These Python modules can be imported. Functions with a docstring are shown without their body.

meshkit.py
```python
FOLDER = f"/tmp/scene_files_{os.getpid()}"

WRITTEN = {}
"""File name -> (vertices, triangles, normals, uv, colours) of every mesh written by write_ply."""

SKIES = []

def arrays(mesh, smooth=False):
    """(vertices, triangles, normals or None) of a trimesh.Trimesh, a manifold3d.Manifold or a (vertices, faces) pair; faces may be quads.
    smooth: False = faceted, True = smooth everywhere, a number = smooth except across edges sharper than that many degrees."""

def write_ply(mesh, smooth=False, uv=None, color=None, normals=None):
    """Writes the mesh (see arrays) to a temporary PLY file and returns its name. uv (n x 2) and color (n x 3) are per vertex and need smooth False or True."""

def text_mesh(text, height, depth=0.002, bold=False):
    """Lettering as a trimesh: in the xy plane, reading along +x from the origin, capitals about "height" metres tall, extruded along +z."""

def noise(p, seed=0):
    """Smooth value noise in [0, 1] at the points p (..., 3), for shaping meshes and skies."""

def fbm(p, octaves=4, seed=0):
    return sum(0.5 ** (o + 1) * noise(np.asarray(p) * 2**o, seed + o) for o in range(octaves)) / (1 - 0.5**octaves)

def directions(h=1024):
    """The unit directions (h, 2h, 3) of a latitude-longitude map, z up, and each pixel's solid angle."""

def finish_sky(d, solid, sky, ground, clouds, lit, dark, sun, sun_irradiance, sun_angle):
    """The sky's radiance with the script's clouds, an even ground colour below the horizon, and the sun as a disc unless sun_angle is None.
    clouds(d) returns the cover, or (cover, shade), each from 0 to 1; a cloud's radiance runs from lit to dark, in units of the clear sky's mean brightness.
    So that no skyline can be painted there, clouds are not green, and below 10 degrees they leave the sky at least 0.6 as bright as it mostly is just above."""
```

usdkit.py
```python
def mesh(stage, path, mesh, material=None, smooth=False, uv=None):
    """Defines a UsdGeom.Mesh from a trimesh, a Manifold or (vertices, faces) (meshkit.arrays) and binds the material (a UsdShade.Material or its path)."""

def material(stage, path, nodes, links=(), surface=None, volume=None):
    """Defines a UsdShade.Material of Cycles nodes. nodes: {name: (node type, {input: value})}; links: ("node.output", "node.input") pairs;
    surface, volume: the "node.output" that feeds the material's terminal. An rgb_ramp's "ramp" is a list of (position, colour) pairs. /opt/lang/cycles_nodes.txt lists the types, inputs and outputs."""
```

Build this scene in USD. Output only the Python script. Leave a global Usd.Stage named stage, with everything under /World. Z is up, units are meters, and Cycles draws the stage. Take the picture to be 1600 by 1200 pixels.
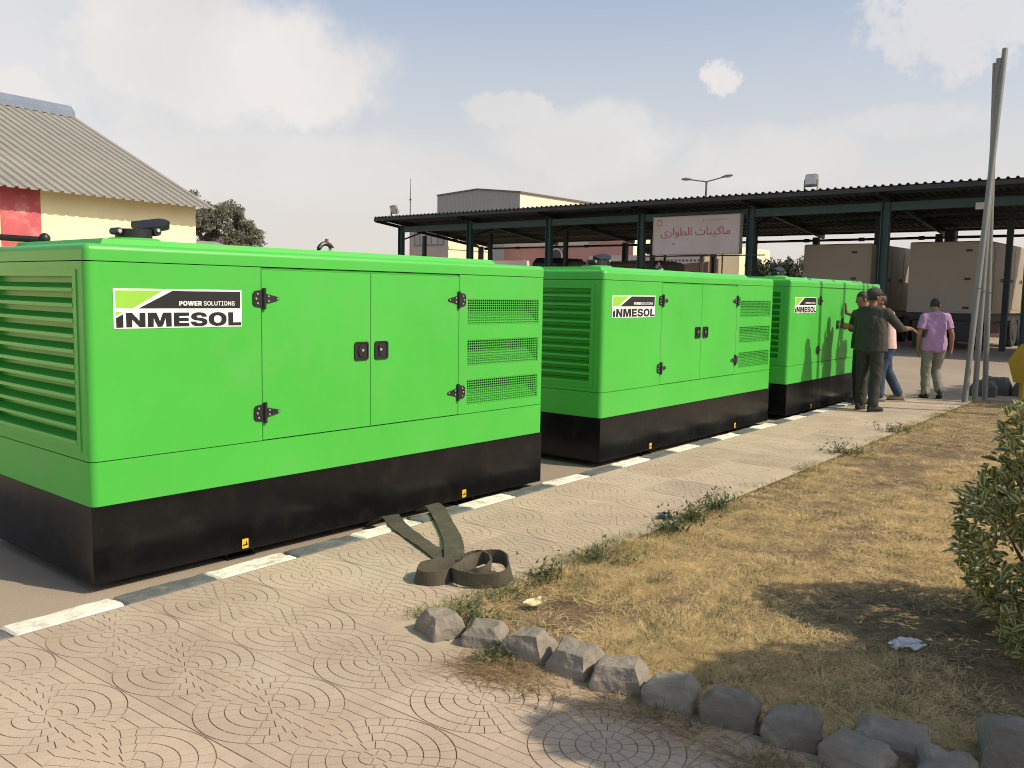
import math, json, random
import numpy as np, trimesh, manifold3d as m3, usdkit, meshkit
from pxr import Usd, UsdGeom, UsdLux, UsdShade, Gf, Sdf, Vt
from shapely.geometry import Polygon, Point, box as sbox, LineString
from shapely import affinity, unary_union

stage = Usd.Stage.CreateInMemory()
UsdGeom.SetStageUpAxis(stage, "Z"); UsdGeom.SetStageMetersPerUnit(stage, 1.0)
world = UsdGeom.Xform.Define(stage, "/World"); stage.SetDefaultPrim(world.GetPrim())
PI = math.pi
rng = np.random.default_rng(7); random.seed(7)

EXPOSURE = -0.04
SUN_EL, SUN_I, SUN_COL, SKY_S = 0.745, 1.22, (1.0, 0.88, 0.70), 0.145
HAZE_COL, CLOUD_LO, CLOUD_HI = (5.6, 5.22, 4.9), (5.3, 5.1, 4.92), (6.3, 6.0, 5.75)
# ------------------------------------------------------------------ camera, sky, sun
YAW, PITCH, ROLL, FPX, CAMZ = 0.6589, -0.1027, 0.0179, 1401.56, 1.62
def cam_axes():
    f = np.array([math.cos(YAW)*math.cos(PITCH), math.sin(YAW)*math.cos(PITCH), math.sin(PITCH)])
    r = np.array([math.sin(YAW), -math.cos(YAW), 0.0]); u = np.cross(r, f)
    c, s = math.cos(ROLL), math.sin(ROLL)
    return c*r + s*u, -s*r + c*u, f
CR, CU, CF = cam_axes()
cam = UsdGeom.Camera.Define(stage, "/World/camera")
cam.AddTransformOp().Set(Gf.Matrix4d(*CR, 0, *CU, 0, *(-CF), 0, 0, 0, CAMZ, 1))
cam.CreateHorizontalApertureAttr(36.0); cam.CreateVerticalApertureAttr(27.0)
cam.CreateFocalLengthAttr(FPX*36/1600)
cam.CreateClippingRangeAttr(Gf.Vec2f(0.05, 5000))
cam.CreateExposureAttr(EXPOSURE)

SUN = np.array([0.334*math.cos(SUN_EL), -0.943*math.cos(SUN_EL), math.sin(SUN_EL)]); SUN /= np.linalg.norm(SUN)
sun = UsdLux.DistantLight.Define(stage, "/World/sun")
sx = np.cross([0, 0, 1.0], SUN); sx /= np.linalg.norm(sx); sy = np.cross(SUN, sx)
sun.AddTransformOp().Set(Gf.Matrix4d(*sx, 0, *sy, 0, *SUN, 0, 0, 0, 0, 1))
sun.CreateIntensityAttr(SUN_I); sun.CreateAngleAttr(0.53); sun.CreateNormalizeAttr(True)
sun.CreateColorAttr(Gf.Vec3f(*SUN_COL))

def pixdir(px, py):
    d = CF + (px-800)/FPX*CR - (py-600)/FPX*CU
    return d/np.linalg.norm(d)

def sky_material():
    N = {"sky": ("sky_texture", dict(sky_type="single_scattering", sun_disc=False, sun_elevation=float(SUN_EL), sun_rotation=float(math.atan2(SUN[0], SUN[1])),
                                     air_density=1.0, aerosol_density=2.0, ozone_density=1.0, altitude=50.0)),
         "tc": ("texture_coordinate", {}), "bg": ("background_shader", dict(strength=SKY_S)),
         "n1": ("noise_texture", dict(scale=9.0, detail=7.0, roughness=0.58)),
         "n3": ("noise_texture", dict(scale=26.0, detail=6.0, roughness=0.6)), "nm": ("mix_float", dict(fac=0.42)), "n4": ("noise_texture", dict(scale=75.0, detail=5.0, roughness=0.6)), "nq": ("mix_float", dict(fac=0.45)),
         "n2": ("noise_texture", dict(scale=4.0, detail=5.0, roughness=0.55)),
         "sep": ("separate_xyz", {})}
    L = [("tc.generated", "n1.vector"), ("tc.generated", "n2.vector"), ("tc.generated", "n3.vector"), ("n1.fac", "nm.a"), ("n3.fac", "nm.b"), ("tc.generated", "n4.vector"), ("n3.fac", "nq.a"), ("n4.fac", "nq.b"), ("tc.generated", "sep.vector")]
    # pale dust haze low over the horizon
    N["hz"] = ("map_range", dict(range_type="smoothstep", from_min=-0.02, from_max=0.46, to_min=0.95, to_max=0.04, clamp=True))
    N["hzm"] = ("mix_color", dict(blend_type="mix", b=HAZE_COL, use_clamp=False, use_clamp_result=False))
    N["sg"] = ("mix_color", dict(blend_type="multiply", fac=1.0, b=(1.16, 1.16, 1.16), use_clamp=False, use_clamp_result=False))
    L += [("sep.z", "hz.value"), ("hz.result", "hzm.fac"), ("sky.color", "sg.a"), ("sg.result", "hzm.a")]
    total = None
    CL = [  # centre pixel, half width and height (tangent units), strength, noise weight
        ((330, 90), 0.205, 0.085, 0.9, 2.1), ((470, 125), 0.095, 0.062, 0.9, 1.8), ((90, 60), 0.22, 0.14, 0.6, 2.4), ((30, 150), 0.05, 0.035, 0.8, 2.0),
        ((1132, 120), 0.024, 0.020, 0.8, 4.5), ((1490, 25), 0.095, 0.06, 0.6, 4.0), ((910, 225), 0.13, 0.05, 0.6, 2.6), ((800, 175), 0.06, 0.022, 0.6, 4.0),
        ((1210, 250), 0.12, 0.04, 0.5, 2.8), ((420, 260), 0.35, 0.05, 0.5, 1.8), ((1420, 190), 0.09, 0.02, 0.4, 2.0),
        ((-700, 100), 0.35, 0.12, 0.8, 1.7), ((2400, 150), 0.30, 0.10, 0.7, 1.7), ((3400, -300), 0.3, 0.2, 0.7, 1.7)]
    for i, ((px, py), a, b, st, nw) in enumerate(CL):
        c = pixdir(px, py); e1 = np.cross(c, [0, 0, 1.0]); e1 /= np.linalg.norm(e1); e2 = np.cross(e1, c)
        k = f"c{i}"
        for nm, vec in (("c", c), ("u", e1/a), ("v", e2/b)):
            N[k+nm] = ("vector_math", dict(math_type="dot_product", vector2=tuple(vec)))
            L.append(("tc.generated", k+nm+".vector1"))
        for nm in "uv":
            N[k+nm+"2"] = ("math", dict(math_type="multiply")); L += [(k+nm+".value", k+nm+"2.value1"), (k+nm+".value", k+nm+"2.value2")]
        N[k+"r"] = ("math", dict(math_type="add")); L += [(k+"u2.value", k+"r.value1"), (k+"v2.value", k+"r.value2")]
        N[k+"e"] = ("math", dict(math_type="multiply_add", value2=-1.0, value3=1.0 - nw*0.5)); L += [(k+"r.value", k+"e.value1")]
        N[k+"n"] = ("math", dict(math_type="multiply_add", value2=nw)); L += [("nq.result" if a < .1 else "nm.result", k+"n.value1"), (k+"e.value", k+"n.value3")]
        N[k+"f"] = ("math", dict(math_type="greater_than", value2=0.2)); L += [(k+"c.value", k+"f.value1")]
        N[k+"m"] = ("map_range", dict(range_type="smoothstep", from_min=0.0, from_max=0.75, to_min=0.0, to_max=st, clamp=True)); L += [(k+"n.value", k+"m.value")]
        N[k+"g"] = ("math", dict(math_type="multiply")); L += [(k+"m.result", k+"g.value1"), (k+"f.value", k+"g.value2")]
        if total is None:
            total = k+"g.value"
        else:
            N[k+"t"] = ("math", dict(math_type="maximum")); L += [(total, k+"t.value1"), (k+"g.value", k+"t.value2")]
            total = k+"t.value"
    N["cc"] = ("rgb_ramp", dict(ramp=[(0.30, CLOUD_LO), (0.62, CLOUD_HI)])); L.append(("n2.fac", "cc.fac"))
    N["cm"] = ("mix_color", dict(blend_type="mix", use_clamp=False, use_clamp_result=False))
    L += [("hzm.result", "cm.a"), ("cc.color", "cm.b"), (total, "cm.fac"), ("cm.result", "bg.color")]
    return usdkit.material(stage, "/World/Looks/sky_look", N, L, surface="bg.background")
UsdGeom.Scope.Define(stage, "/World/Looks")
dome = UsdLux.DomeLight.Define(stage, "/World/sky")
dome.GetPrim().SetCustomDataByKey("kind", "structure")
UsdShade.MaterialBindingAPI.Apply(dome.GetPrim()).Bind(sky_material())

# ------------------------------------------------------------------ materials
LOOK = {}
def mat(name, col, rough=0.5, var=0.10, scale=3.0, bump=0.0, bscale=60.0, spec=0.5, metallic=0.0, coat=0.0, rnd=0.0, stretch=(1, 1, 1), dirt=None, dirt_amt=0.0, dscale=2.0, trans=0.0, rvar=0.0, detail=5.0):
    """A procedural paint, cloth, stone or earth: colour with noise, optional dirt, fine relief, and a tone that varies per object."""
    if name in LOOK: return LOOK[name]
    col = np.array(col, float)
    N = {"p": ("principled_bsdf", dict(roughness=rough, specular_ior_level=spec, metallic=metallic, coat_weight=coat, coat_roughness=0.08)),
         "g": ("geometry", {}), "mp": ("mapping", dict(scale=stretch)), "n": ("noise_texture", dict(scale=scale, detail=detail, roughness=0.6)),
         "r": ("rgb_ramp", dict(ramp=[(0.28, tuple(col*(1-var))), (0.72, tuple(np.minimum(col*(1+var), 0.95)))]))}
    L = [("g.position", "mp.vector"), ("mp.vector", "n.vector"), ("n.fac", "r.fac")]
    out = "r.color"
    if rnd:
        N["oi"] = ("object_info", {}); N["om"] = ("map_range", dict(from_min=0, from_max=1, to_min=1-rnd, to_max=1+rnd)); N["oh"] = ("hsv", {})
        L += [("oi.random", "om.value"), ("om.result", "oh.value"), (out, "oh.color")]; out = "oh.color"
    if dirt is not None:
        N["dn"] = ("noise_texture", dict(scale=dscale, detail=8.0, roughness=0.65))
        N["dm"] = ("map_range", dict(range_type="smoothstep", from_min=0.45, from_max=0.75, to_min=0.0, to_max=dirt_amt, clamp=True))
        N["dc"] = ("mix_color", dict(blend_type="mix", b=tuple(dirt)))
        L += [("mp.vector", "dn.vector"), ("dn.fac", "dm.value"), ("dm.result", "dc.fac"), (out, "dc.a")]; out = "dc.result"
    L.append((out, "p.base_color"))
    if rvar:
        N["rr"] = ("map_range", dict(from_min=0.3, from_max=0.7, to_min=rough-rvar, to_max=rough+rvar, clamp=True)); L += [("n.fac", "rr.value"), ("rr.result", "p.roughness")]
    if bump:
        N["bn"] = ("noise_texture", dict(scale=bscale, detail=4.0)); N["b"] = ("bump", dict(strength=1.0, distance=bump))
        L += [("mp.vector", "bn.vector"), ("bn.fac", "b.height"), ("b.normal", "p.normal")]
    surf = "p.BSDF"
    if trans:
        N["t"] = ("translucent_bsdf", {}); N["tm"] = ("mix_closure", dict(fac=trans)); L += [(out, "t.color"), ("p.BSDF", "tm.closure1"), ("t.BSDF", "tm.closure2")]; surf = "tm.closure"
    LOOK[name] = usdkit.material(stage, "/World/Looks/"+name, N, L, surface=surf)
    return LOOK[name]

GREEN = mat("green_paint", (0.062, 0.42, 0.050), 0.36, 0.05, 1.2, bump=0.0010, bscale=2.2, spec=0.45, rvar=0.05, dirt=(0.15, 0.36, 0.11), dirt_amt=0.22, dscale=3.0)
BLACK = mat("black_paint", (0.0045, 0.0045, 0.005), 0.22, 0.25, 2.0, spec=0.28, dirt=(0.03, 0.026, 0.02), dirt_amt=0.25, dscale=7.0, rvar=0.06)
BLACKPL = mat("black_hardware", (0.012, 0.012, 0.013), 0.42, 0.2, 20.0)
DARKIN = mat("dark_interior", (0.010, 0.030, 0.010), 0.7)
STEEL = mat("bright_screw", (0.55, 0.54, 0.5), 0.35, 0.1, 30.0, metallic=0.6)
WHITEV = mat("white_vinyl", (0.80, 0.80, 0.76), 0.35, 0.03, 8.0)
LIMEV = mat("lime_vinyl", (0.27, 0.55, 0.055), 0.35, 0.03, 8.0)
BLACKV = mat("black_vinyl", (0.015, 0.015, 0.016), 0.35, 0.05, 8.0)
YELLOWV = mat("yellow_label", (0.75, 0.46, 0.02), 0.4, 0.05, 30.0)

# ------------------------------------------------------------------ helpers
NAMES = {}
def numbered(parent, name):
    k = (parent, name); n = NAMES.get(k, -1) + 1; NAMES[k] = n
    return f"{parent}/{name}" if n == 0 else f"{parent}/{name}_{n:03d}"
def thing(name, label, cat, loc=(0, 0, 0), rotz=0.0, group=None, scale=None):
    x = UsdGeom.Xform.Define(stage, numbered("/World", name)); x.AddTranslateOp().Set(Gf.Vec3d(*map(float, loc))); x.AddRotateZOp().Set(math.degrees(rotz))
    if scale: x.AddScaleOp().Set(Gf.Vec3f(*scale))
    return tag(x.GetPrim(), label, cat, group)
def tag(p, label=None, cat=None, group=None, kind=None):
    for k, v in (("label", label), ("category", cat), ("group", group), ("kind", kind)):
        if v: p.SetCustomDataByKey(k, v)
    return p
def obj(name, mesh, m, parent=None, smooth=30, label=None, kind=None, uv=None):
    path = numbered(str(parent.GetPath()) if parent else "/World", name)
    p = usdkit.mesh(stage, path, mesh, m, smooth, uv=uv).GetPrim()
    return tag(p, label, kind=kind)
def copy_of(src, label, cat, loc, rotz=0.0, group=None, scale=None):
    t = thing(src.GetName().rstrip("0123456789").rstrip("_"), label, cat, loc, rotz, group, scale)
    t.GetReferences().AddInternalReference(src.GetPath()); t.SetInstanceable(True)
    return t
class MB:
    """Collects shapes into one mesh."""
    def __init__(s): s.m = []
    def add(s, mesh): s.m.append(mesh); return s
    def box(s, x0, x1, y0, y1, z0, z1, ch=0.0):
        if ch:
            a = np.array([[x0, y0, z0], [x1, y1, z1]]); pts = []
            for ix in (0, 1):
                for iy in (0, 1):
                    for iz in (0, 1):
                        c = np.array([a[ix, 0], a[iy, 1], a[iz, 2]]); d = np.array([1-2*ix, 1-2*iy, 1-2*iz])*ch
                        for k in range(3):
                            q = c + d; q[k] = c[k]; pts.append(q)
            return s.add(trimesh.convex.convex_hull(np.array(pts)))
        b = trimesh.creation.box([x1-x0, y1-y0, z1-z0]); b.apply_translation([(x0+x1)/2, (y0+y1)/2, (z0+z1)/2]); return s.add(b)
    def bar(s, a, b, w, h=None, up=(0, 0, 1)):
        a, b = np.array(a, float), np.array(b, float); d = b-a; L = np.linalg.norm(d); d /= L
        r = np.cross(d, up); r = r/np.linalg.norm(r) if np.linalg.norm(r) > 1e-6 else np.array([1.0, 0, 0]); u = np.cross(r, d); h = h or w
        bx = trimesh.creation.box([w, h, L]); T = np.eye(4); T[:3, 0], T[:3, 1], T[:3, 2], T[:3, 3] = r, u, d, (a+b)/2
        if np.linalg.det(T[:3, :3]) < 0: T[:3, 0] *= -1
        bx.apply_transform(T); return s.add(bx)
    def tube(s, pts, rad, seg=10):
        pts = np.array(pts, float); rad = np.broadcast_to(rad, len(pts)); rings = []
        for i, p in enumerate(pts):
            d = pts[min(i+1, len(pts)-1)]-pts[max(i-1, 0)]; d /= np.linalg.norm(d)
            a = np.cross(d, [0, 0, 1.0]) if abs(d[2]) < .9 else np.cross(d, [0, 1.0, 0]); a /= np.linalg.norm(a); b = np.cross(d, a)
            t = np.arange(seg)/seg*2*PI; rings.append(p+rad[i]*(np.outer(np.cos(t), a)+np.outer(np.sin(t), b)))
        v = np.vstack(rings+[pts[:1], pts[-1:]]); f = []; n = len(pts)
        for i in range(n-1):
            for j in range(seg):
                k = (j+1) % seg; f += [[i*seg+j, i*seg+k, (i+1)*seg+k], [i*seg+j, (i+1)*seg+k, (i+1)*seg+j]]
        for j in range(seg):
            k = (j+1) % seg; f += [[n*seg, k, j], [n*seg+1, (n-1)*seg+j, (n-1)*seg+k]]
        m = trimesh.Trimesh(v, f, process=False); m.fix_normals() if False else None
        return s.add(m)
    def prism(s, poly, h, T=None):
        """poly extruded along +z by h, then moved by T."""
        for g in getattr(poly, "geoms", [poly]):
            if g.area < 1e-9: continue
            m = trimesh.creation.extrude_polygon(g, h, engine="earcut")
            if T is not None: m.apply_transform(T)
            s.add(m)
        return s
    def mesh(s): return trimesh.util.concatenate(s.m)
def frame(o, x, y, z=None):
    T = np.eye(4); T[:3, 0], T[:3, 1] = x, y; T[:3, 2] = np.cross(x, y) if z is None else z; T[:3, 3] = o; return T
FRONT = lambda x, y, z: frame((x, y, z), (1, 0, 0), (0, 0, 1), (0, -1, 0))   # drawing plane standing upright, facing -y
def rrect(w, h, r, cx=0, cy=0): return sbox(cx-w/2+r, cy-h/2+r, cx+w/2-r, cy+h/2-r).buffer(r, quad_segs=5)
GLYPH = json.loads('''{"POWER":[[357,72],[[300,71,335,71,346,67,352,61,355,53,355,43,350,32,344,29,344,27,351,12,353,11,357,1,339,1,325,25,318,25,318,2,317,1,300,1],[318,40,329,39,333,40,337,45,336,53,333,56,330,57,318,57],[241,71,291,71,291,57,259,56,259,43,288,43,288,29,259,29,259,15,291,15,291,1,241,1],[136,70,135,71,155,71,158,54,160,50,160,45,161,45,161,40,162,40,162,35,163,35,163,28,165,25,166,25,167,37,169,41,169,46,172,54,175,71,193,71,196,62,199,45,200,45,203,23,204,23,207,42,208,42,210,56,212,60,213,70,214,71,233,71,231,59,229,56,227,44,225,41,223,29,221,26,221,22,220,22,220,18,219,18,219,14,218,14,218,10,215,1,195,1,194,2,194,7,193,7,187,35,186,35,186,40,184,42,183,42,183,36,182,36,174,1,154,1,150,13,148,25,146,28,144,40,142,43,139,59,137,62],[62,29,62,43,63,43,63,48,65,54,68,57,68,59,71,61,71,63,73,63,76,67,82,70,89,71,89,72,102,72,102,71,109,70,115,67,118,63,120,63,120,61,123,59,123,57,126,54,128,48,128,43,129,43,128,24,125,16,120,11,120,9,118,9,115,5,109,2,102,1,102,0,89,0,76,5,66,16,63,24,63,29],[81,30,81,26,83,22,87,18,91,16,99,16,104,18,108,22,111,31,111,42,108,50,104,54,100,56,91,56,87,54,83,50,81,46,81,42,80,41,80,31],[0,70,35,70,35,69,39,69,47,65,54,55,55,41,54,41,54,37,51,31,47,27,45,27,42,24,35,23,35,22,18,22,18,1,0,1],[28,35,32,36,37,42,37,49,35,53,30,56,18,56,18,35]]],"SOLUTIONS":[[567,72],[[516,11,514,21,526,21,526,17,528,16,528,14,537,10,546,10,551,12,554,15,555,18,555,23,554,26,543,31,529,34,522,38,518,42,516,47,516,56,519,63,523,67,531,71,547,72,558,68,563,63,566,56,566,52,555,52,553,58,549,61,537,62,529,58,528,50,529,47,536,43,547,41,559,36,565,30,567,25,567,16,564,9,560,5,552,1,534,0,534,1,529,1,521,5],[444,71,458,71,463,61,467,57,468,53,472,49,473,45,475,44,476,40,483,31,484,27,486,26,488,20,489,20,490,71,502,71,502,1,488,1,483,11,479,15,478,19,472,26,466,38,464,39,458,52,457,52,456,1,444,1],[368,43,373,58,383,68,394,72,406,72,406,71,413,70,416,67,418,67,426,59,431,47,432,32,431,32,431,25,429,19,426,13,423,11,423,9,413,2,406,1,406,0,394,0,394,1,387,2,380,6,376,10,376,12,373,14,370,20,369,29,368,29],[381,28,381,24,383,20,390,13,395,11,403,11,410,13,416,19,420,30,420,42,416,53,410,59,403,61,395,61,387,57,383,52,380,44,380,29],[323,10,335,11,335,61,323,61,323,71,359,71,359,61,347,60,347,10,359,10,359,1,323,1],[260,61,260,71,315,71,315,61,294,61,294,2,293,1,282,1,282,61],[193,20,193,71,205,71,205,21,210,14,217,11,229,12,235,17,237,22,237,71,249,71,249,20,246,12,241,6,234,2,227,1,227,0,211,1,204,4,198,9],[139,71,151,71,151,10,182,10,182,1,139,1],[63,29,63,43,64,43,64,48,66,54,68,58,71,60,71,62,75,66,82,70,89,71,89,72,101,72,101,71,108,70,111,67,113,67,121,59,124,53,126,47,126,39,127,39,126,25,121,13,118,11,118,9,108,2,101,1,101,0,89,0,78,4,68,14,65,20,64,29],[75,29,78,20,85,13,90,11,98,11,105,13,111,19,115,30,115,42,111,53,105,59,98,61,90,61,82,57,76,48],[2,11,0,21,12,21,12,17,14,16,14,14,23,10,32,10,37,12,40,15,41,18,41,23,40,26,29,31,15,34,8,38,4,42,2,47,2,56,5,63,9,67,17,71,33,72,44,68,49,63,52,56,52,52,41,52,39,58,35,61,23,62,15,58,14,50,15,47,22,43,33,41,45,36,51,30,53,25,53,16,50,9,46,5,38,1,20,0,20,1,15,1,7,5]]],"AR":[[622,91],[[556,82,556,91,564,91,566,37,569,31,572,30,582,30,587,35,593,49,599,55,604,57,609,57,614,55,618,51,622,42,622,33,619,26,612,22,600,23,593,26,591,28,587,24,582,22,570,22,564,24,560,28,558,34,557,81],[595,34,603,30,611,30,615,34,614,43,610,48,604,49,597,42],[418,82,418,91,426,91,428,37,429,33,433,30,445,30,448,31,451,35,454,49,458,49,461,48,460,34,462,31,466,30,480,30,485,33,487,38,488,48,490,50,496,48,494,34,496,31,501,30,526,30,533,32,535,34,534,42,526,52,524,52,511,64,512,71,524,80,540,88,547,90,549,86,548,82,529,74,520,67,540,47,543,39,542,31,538,26,526,22,499,22,493,24,490,28,486,24,480,22,465,22,459,24,456,27,452,24,446,22,428,23,422,28,420,34,419,81],[491,11,494,14,498,14,501,11,500,5,498,4,492,5],[478,11,481,14,485,14,488,11,487,5,485,4,479,5],[449,66,452,69,456,69,459,66,458,60,456,59,450,60],[318,35,318,45,320,54,328,52,326,46,326,38,328,33,333,30,343,28,374,28,394,32,398,38,398,44,394,54,394,58,399,60,401,60,402,58,406,44,405,34,400,27,391,23,381,21,371,21,370,20,335,21,322,27],[364,63,364,67,367,70,371,70,374,67,374,63,371,60,367,60],[350,67,353,70,357,70,360,67,359,61,357,60,351,61],[274,91,282,91,284,22,276,22],[133,5,134,9,139,9,149,12,157,20,157,22,146,22,140,24,135,30,135,39,137,45,141,51,144,53,148,55,154,55,159,53,165,45,167,30,180,30,183,34,181,91,189,91,190,44,192,44,201,53,207,56,214,58,222,58,229,55,234,48,235,39,232,31,236,30,248,30,251,31,253,34,253,61,252,62,251,91,259,91,261,33,259,28,255,24,249,22,236,22,223,26,219,24,209,22,165,22,162,13,156,7,141,1,134,1],[201,44,189,30,215,31,223,34,226,37,227,44,221,50,213,50,207,48],[143,34,148,30,159,30,159,36,157,43,153,47,148,47,144,43],[113,70,113,91,121,91,123,22,115,22,114,69],[68,6,69,8,72,8,83,14,90,22,92,29,92,36,86,49,86,52,93,54,97,47,100,36,99,24,96,17,88,8,73,0,70,1],[0,17,1,32,3,38,6,39,11,37,8,29,8,19,14,11,23,8,36,8,50,13,55,18,56,24,36,34,34,38,35,47,39,54,50,62,62,63,68,60,66,53,60,55,51,54,42,45,42,40,45,37,59,32,65,26,65,20,62,14,53,6,45,2,36,0,17,1,8,5,3,10]]],"NMESOL":[[409,73],[[359,72,377,72,378,71,378,18,409,18,409,1,359,1],[285,29,285,44,286,44,287,52,291,60,298,67,308,72,325,73,337,69,346,61,352,49,353,29,352,29,351,21,347,13,340,6,330,1,313,0,301,4,291,13,287,21,286,29],[305,31,308,22,311,19,315,17,322,17,327,19,330,22,333,31,333,43,330,51,323,56,315,56,311,54,306,47],[220,20,220,25,239,25,240,20,247,16,255,16,258,17,261,20,261,24,258,27,232,33,228,37,226,37,226,39,223,41,221,46,221,55,224,62,230,68,243,73,256,73,256,72,264,71,270,68,274,64,278,56,278,49,261,49,260,53,257,56,253,57,244,56,241,52,241,49,244,46,268,41,272,39,278,33,280,28,280,18,278,12,273,6,266,2,257,1,257,0,238,1,232,3,223,11],[160,72,214,72,214,55,179,54,179,44,212,44,212,28,179,28,179,19,214,18,214,1,160,1],[71,1,71,72,100,72,104,60,104,56,106,53,110,34,112,33,113,33,116,49,118,52,119,60,123,72,152,72,152,1,133,1,132,44,131,44,130,36,128,33,124,15,119,1,104,1,103,2,102,9,94,32,92,44,91,44,90,1],[0,71,20,71,25,61,27,60,28,56,35,47,36,43,38,42,40,36,43,33,44,71,63,71,63,1,43,1,41,6,37,10,36,14,32,18,31,22,27,26,26,30,24,31,22,37,20,38,19,1,0,1]]]}''')
def glyphs(key, w, h):
    (gw, gh), rings = GLYPH[key]; g = Polygon()
    for r in rings:
        p = Polygon(np.array(r, float).reshape(-1, 2)).buffer(0); g = g.symmetric_difference(p)
    return affinity.scale(g, w/gw, h/gh, origin=(0, 0))
def displaced(mesh, amp, freq, seed=0, octaves=3):
    v = mesh.vertices; n = mesh.vertex_normals
    mesh.vertices = v+n*((meshkit.fbm(v*freq+seed*7.3, octaves, seed)-0.5)*2*amp)[:, None]; return mesh

# ------------------------------------------------------------------ the setting
def sheet(x0, x1, y0, y1, z, nx=1, ny=1, fn=None):
    X, Y = np.meshgrid(np.linspace(x0, x1, nx+1), np.linspace(y0, y1, ny+1), indexing="ij"); v = np.stack([X, Y, np.full_like(X, z)], -1).reshape(-1, 3)
    if fn: v[:, 2] += fn(v)
    q = np.arange((nx+1)*(ny+1)).reshape(nx+1, ny+1); a, b, c, d = q[:-1, :-1].ravel(), q[1:, :-1].ravel(), q[1:, 1:].ravel(), q[:-1, 1:].ravel()
    return trimesh.Trimesh(v, np.vstack([np.stack([a, b, c], 1), np.stack([a, c, d], 1)]), process=False)
DUST = mat("dusty_yard", (0.30, 0.245, 0.18), 0.9, 0.14, 0.7, bump=0.004, bscale=45.0, spec=0.2, dirt=(0.20, 0.165, 0.125), dirt_amt=0.6, dscale=0.35)
FAR = mat("far_ground", (0.27, 0.22, 0.16), 0.95, 0.2, 0.05)
tag(obj("ground", sheet(-600, 1500, -900, 1500, -0.02), FAR, smooth=False), kind="structure")
tag(obj("road", sheet(-25, 70, -30, 75, 0.0), DUST, smooth=False), kind="structure")

# kerb: painted blocks, white and black by turns
KW = mat("kerb_white_paint", (0.72, 0.68, 0.56), 0.75, 0.08, 12.0, bump=0.003, bscale=70.0, dirt=(0.36, 0.31, 0.235), dirt_amt=0.95, dscale=11.0)
KB = mat("kerb_black_paint", (0.085, 0.092, 0.092), 0.8, 0.25, 12.0, bump=0.003, bscale=70.0, dirt=(0.30, 0.27, 0.21), dirt_amt=0.55, dscale=9.0)
kerb = UsdGeom.Xform.Define(stage, numbered("/World", "kerb")).GetPrim(); tag(kerb, kind="structure")
for k in range(-4, 26):
    x0 = 1.64+0.505*k; w = rng.uniform(-.006, .006, 4)
    b = MB().box(x0+.004, x0+.501, 3.935+w[0], 4.09+w[1], -0.05, 0.118+w[2]*.6, ch=.012).mesh()
    b = b.subdivide().subdivide().subdivide(); b = displaced(b, .010, 16, k)
    obj("kerb_block", b, KW if k % 2 == 0 else KB, kerb, smooth=50)

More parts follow.
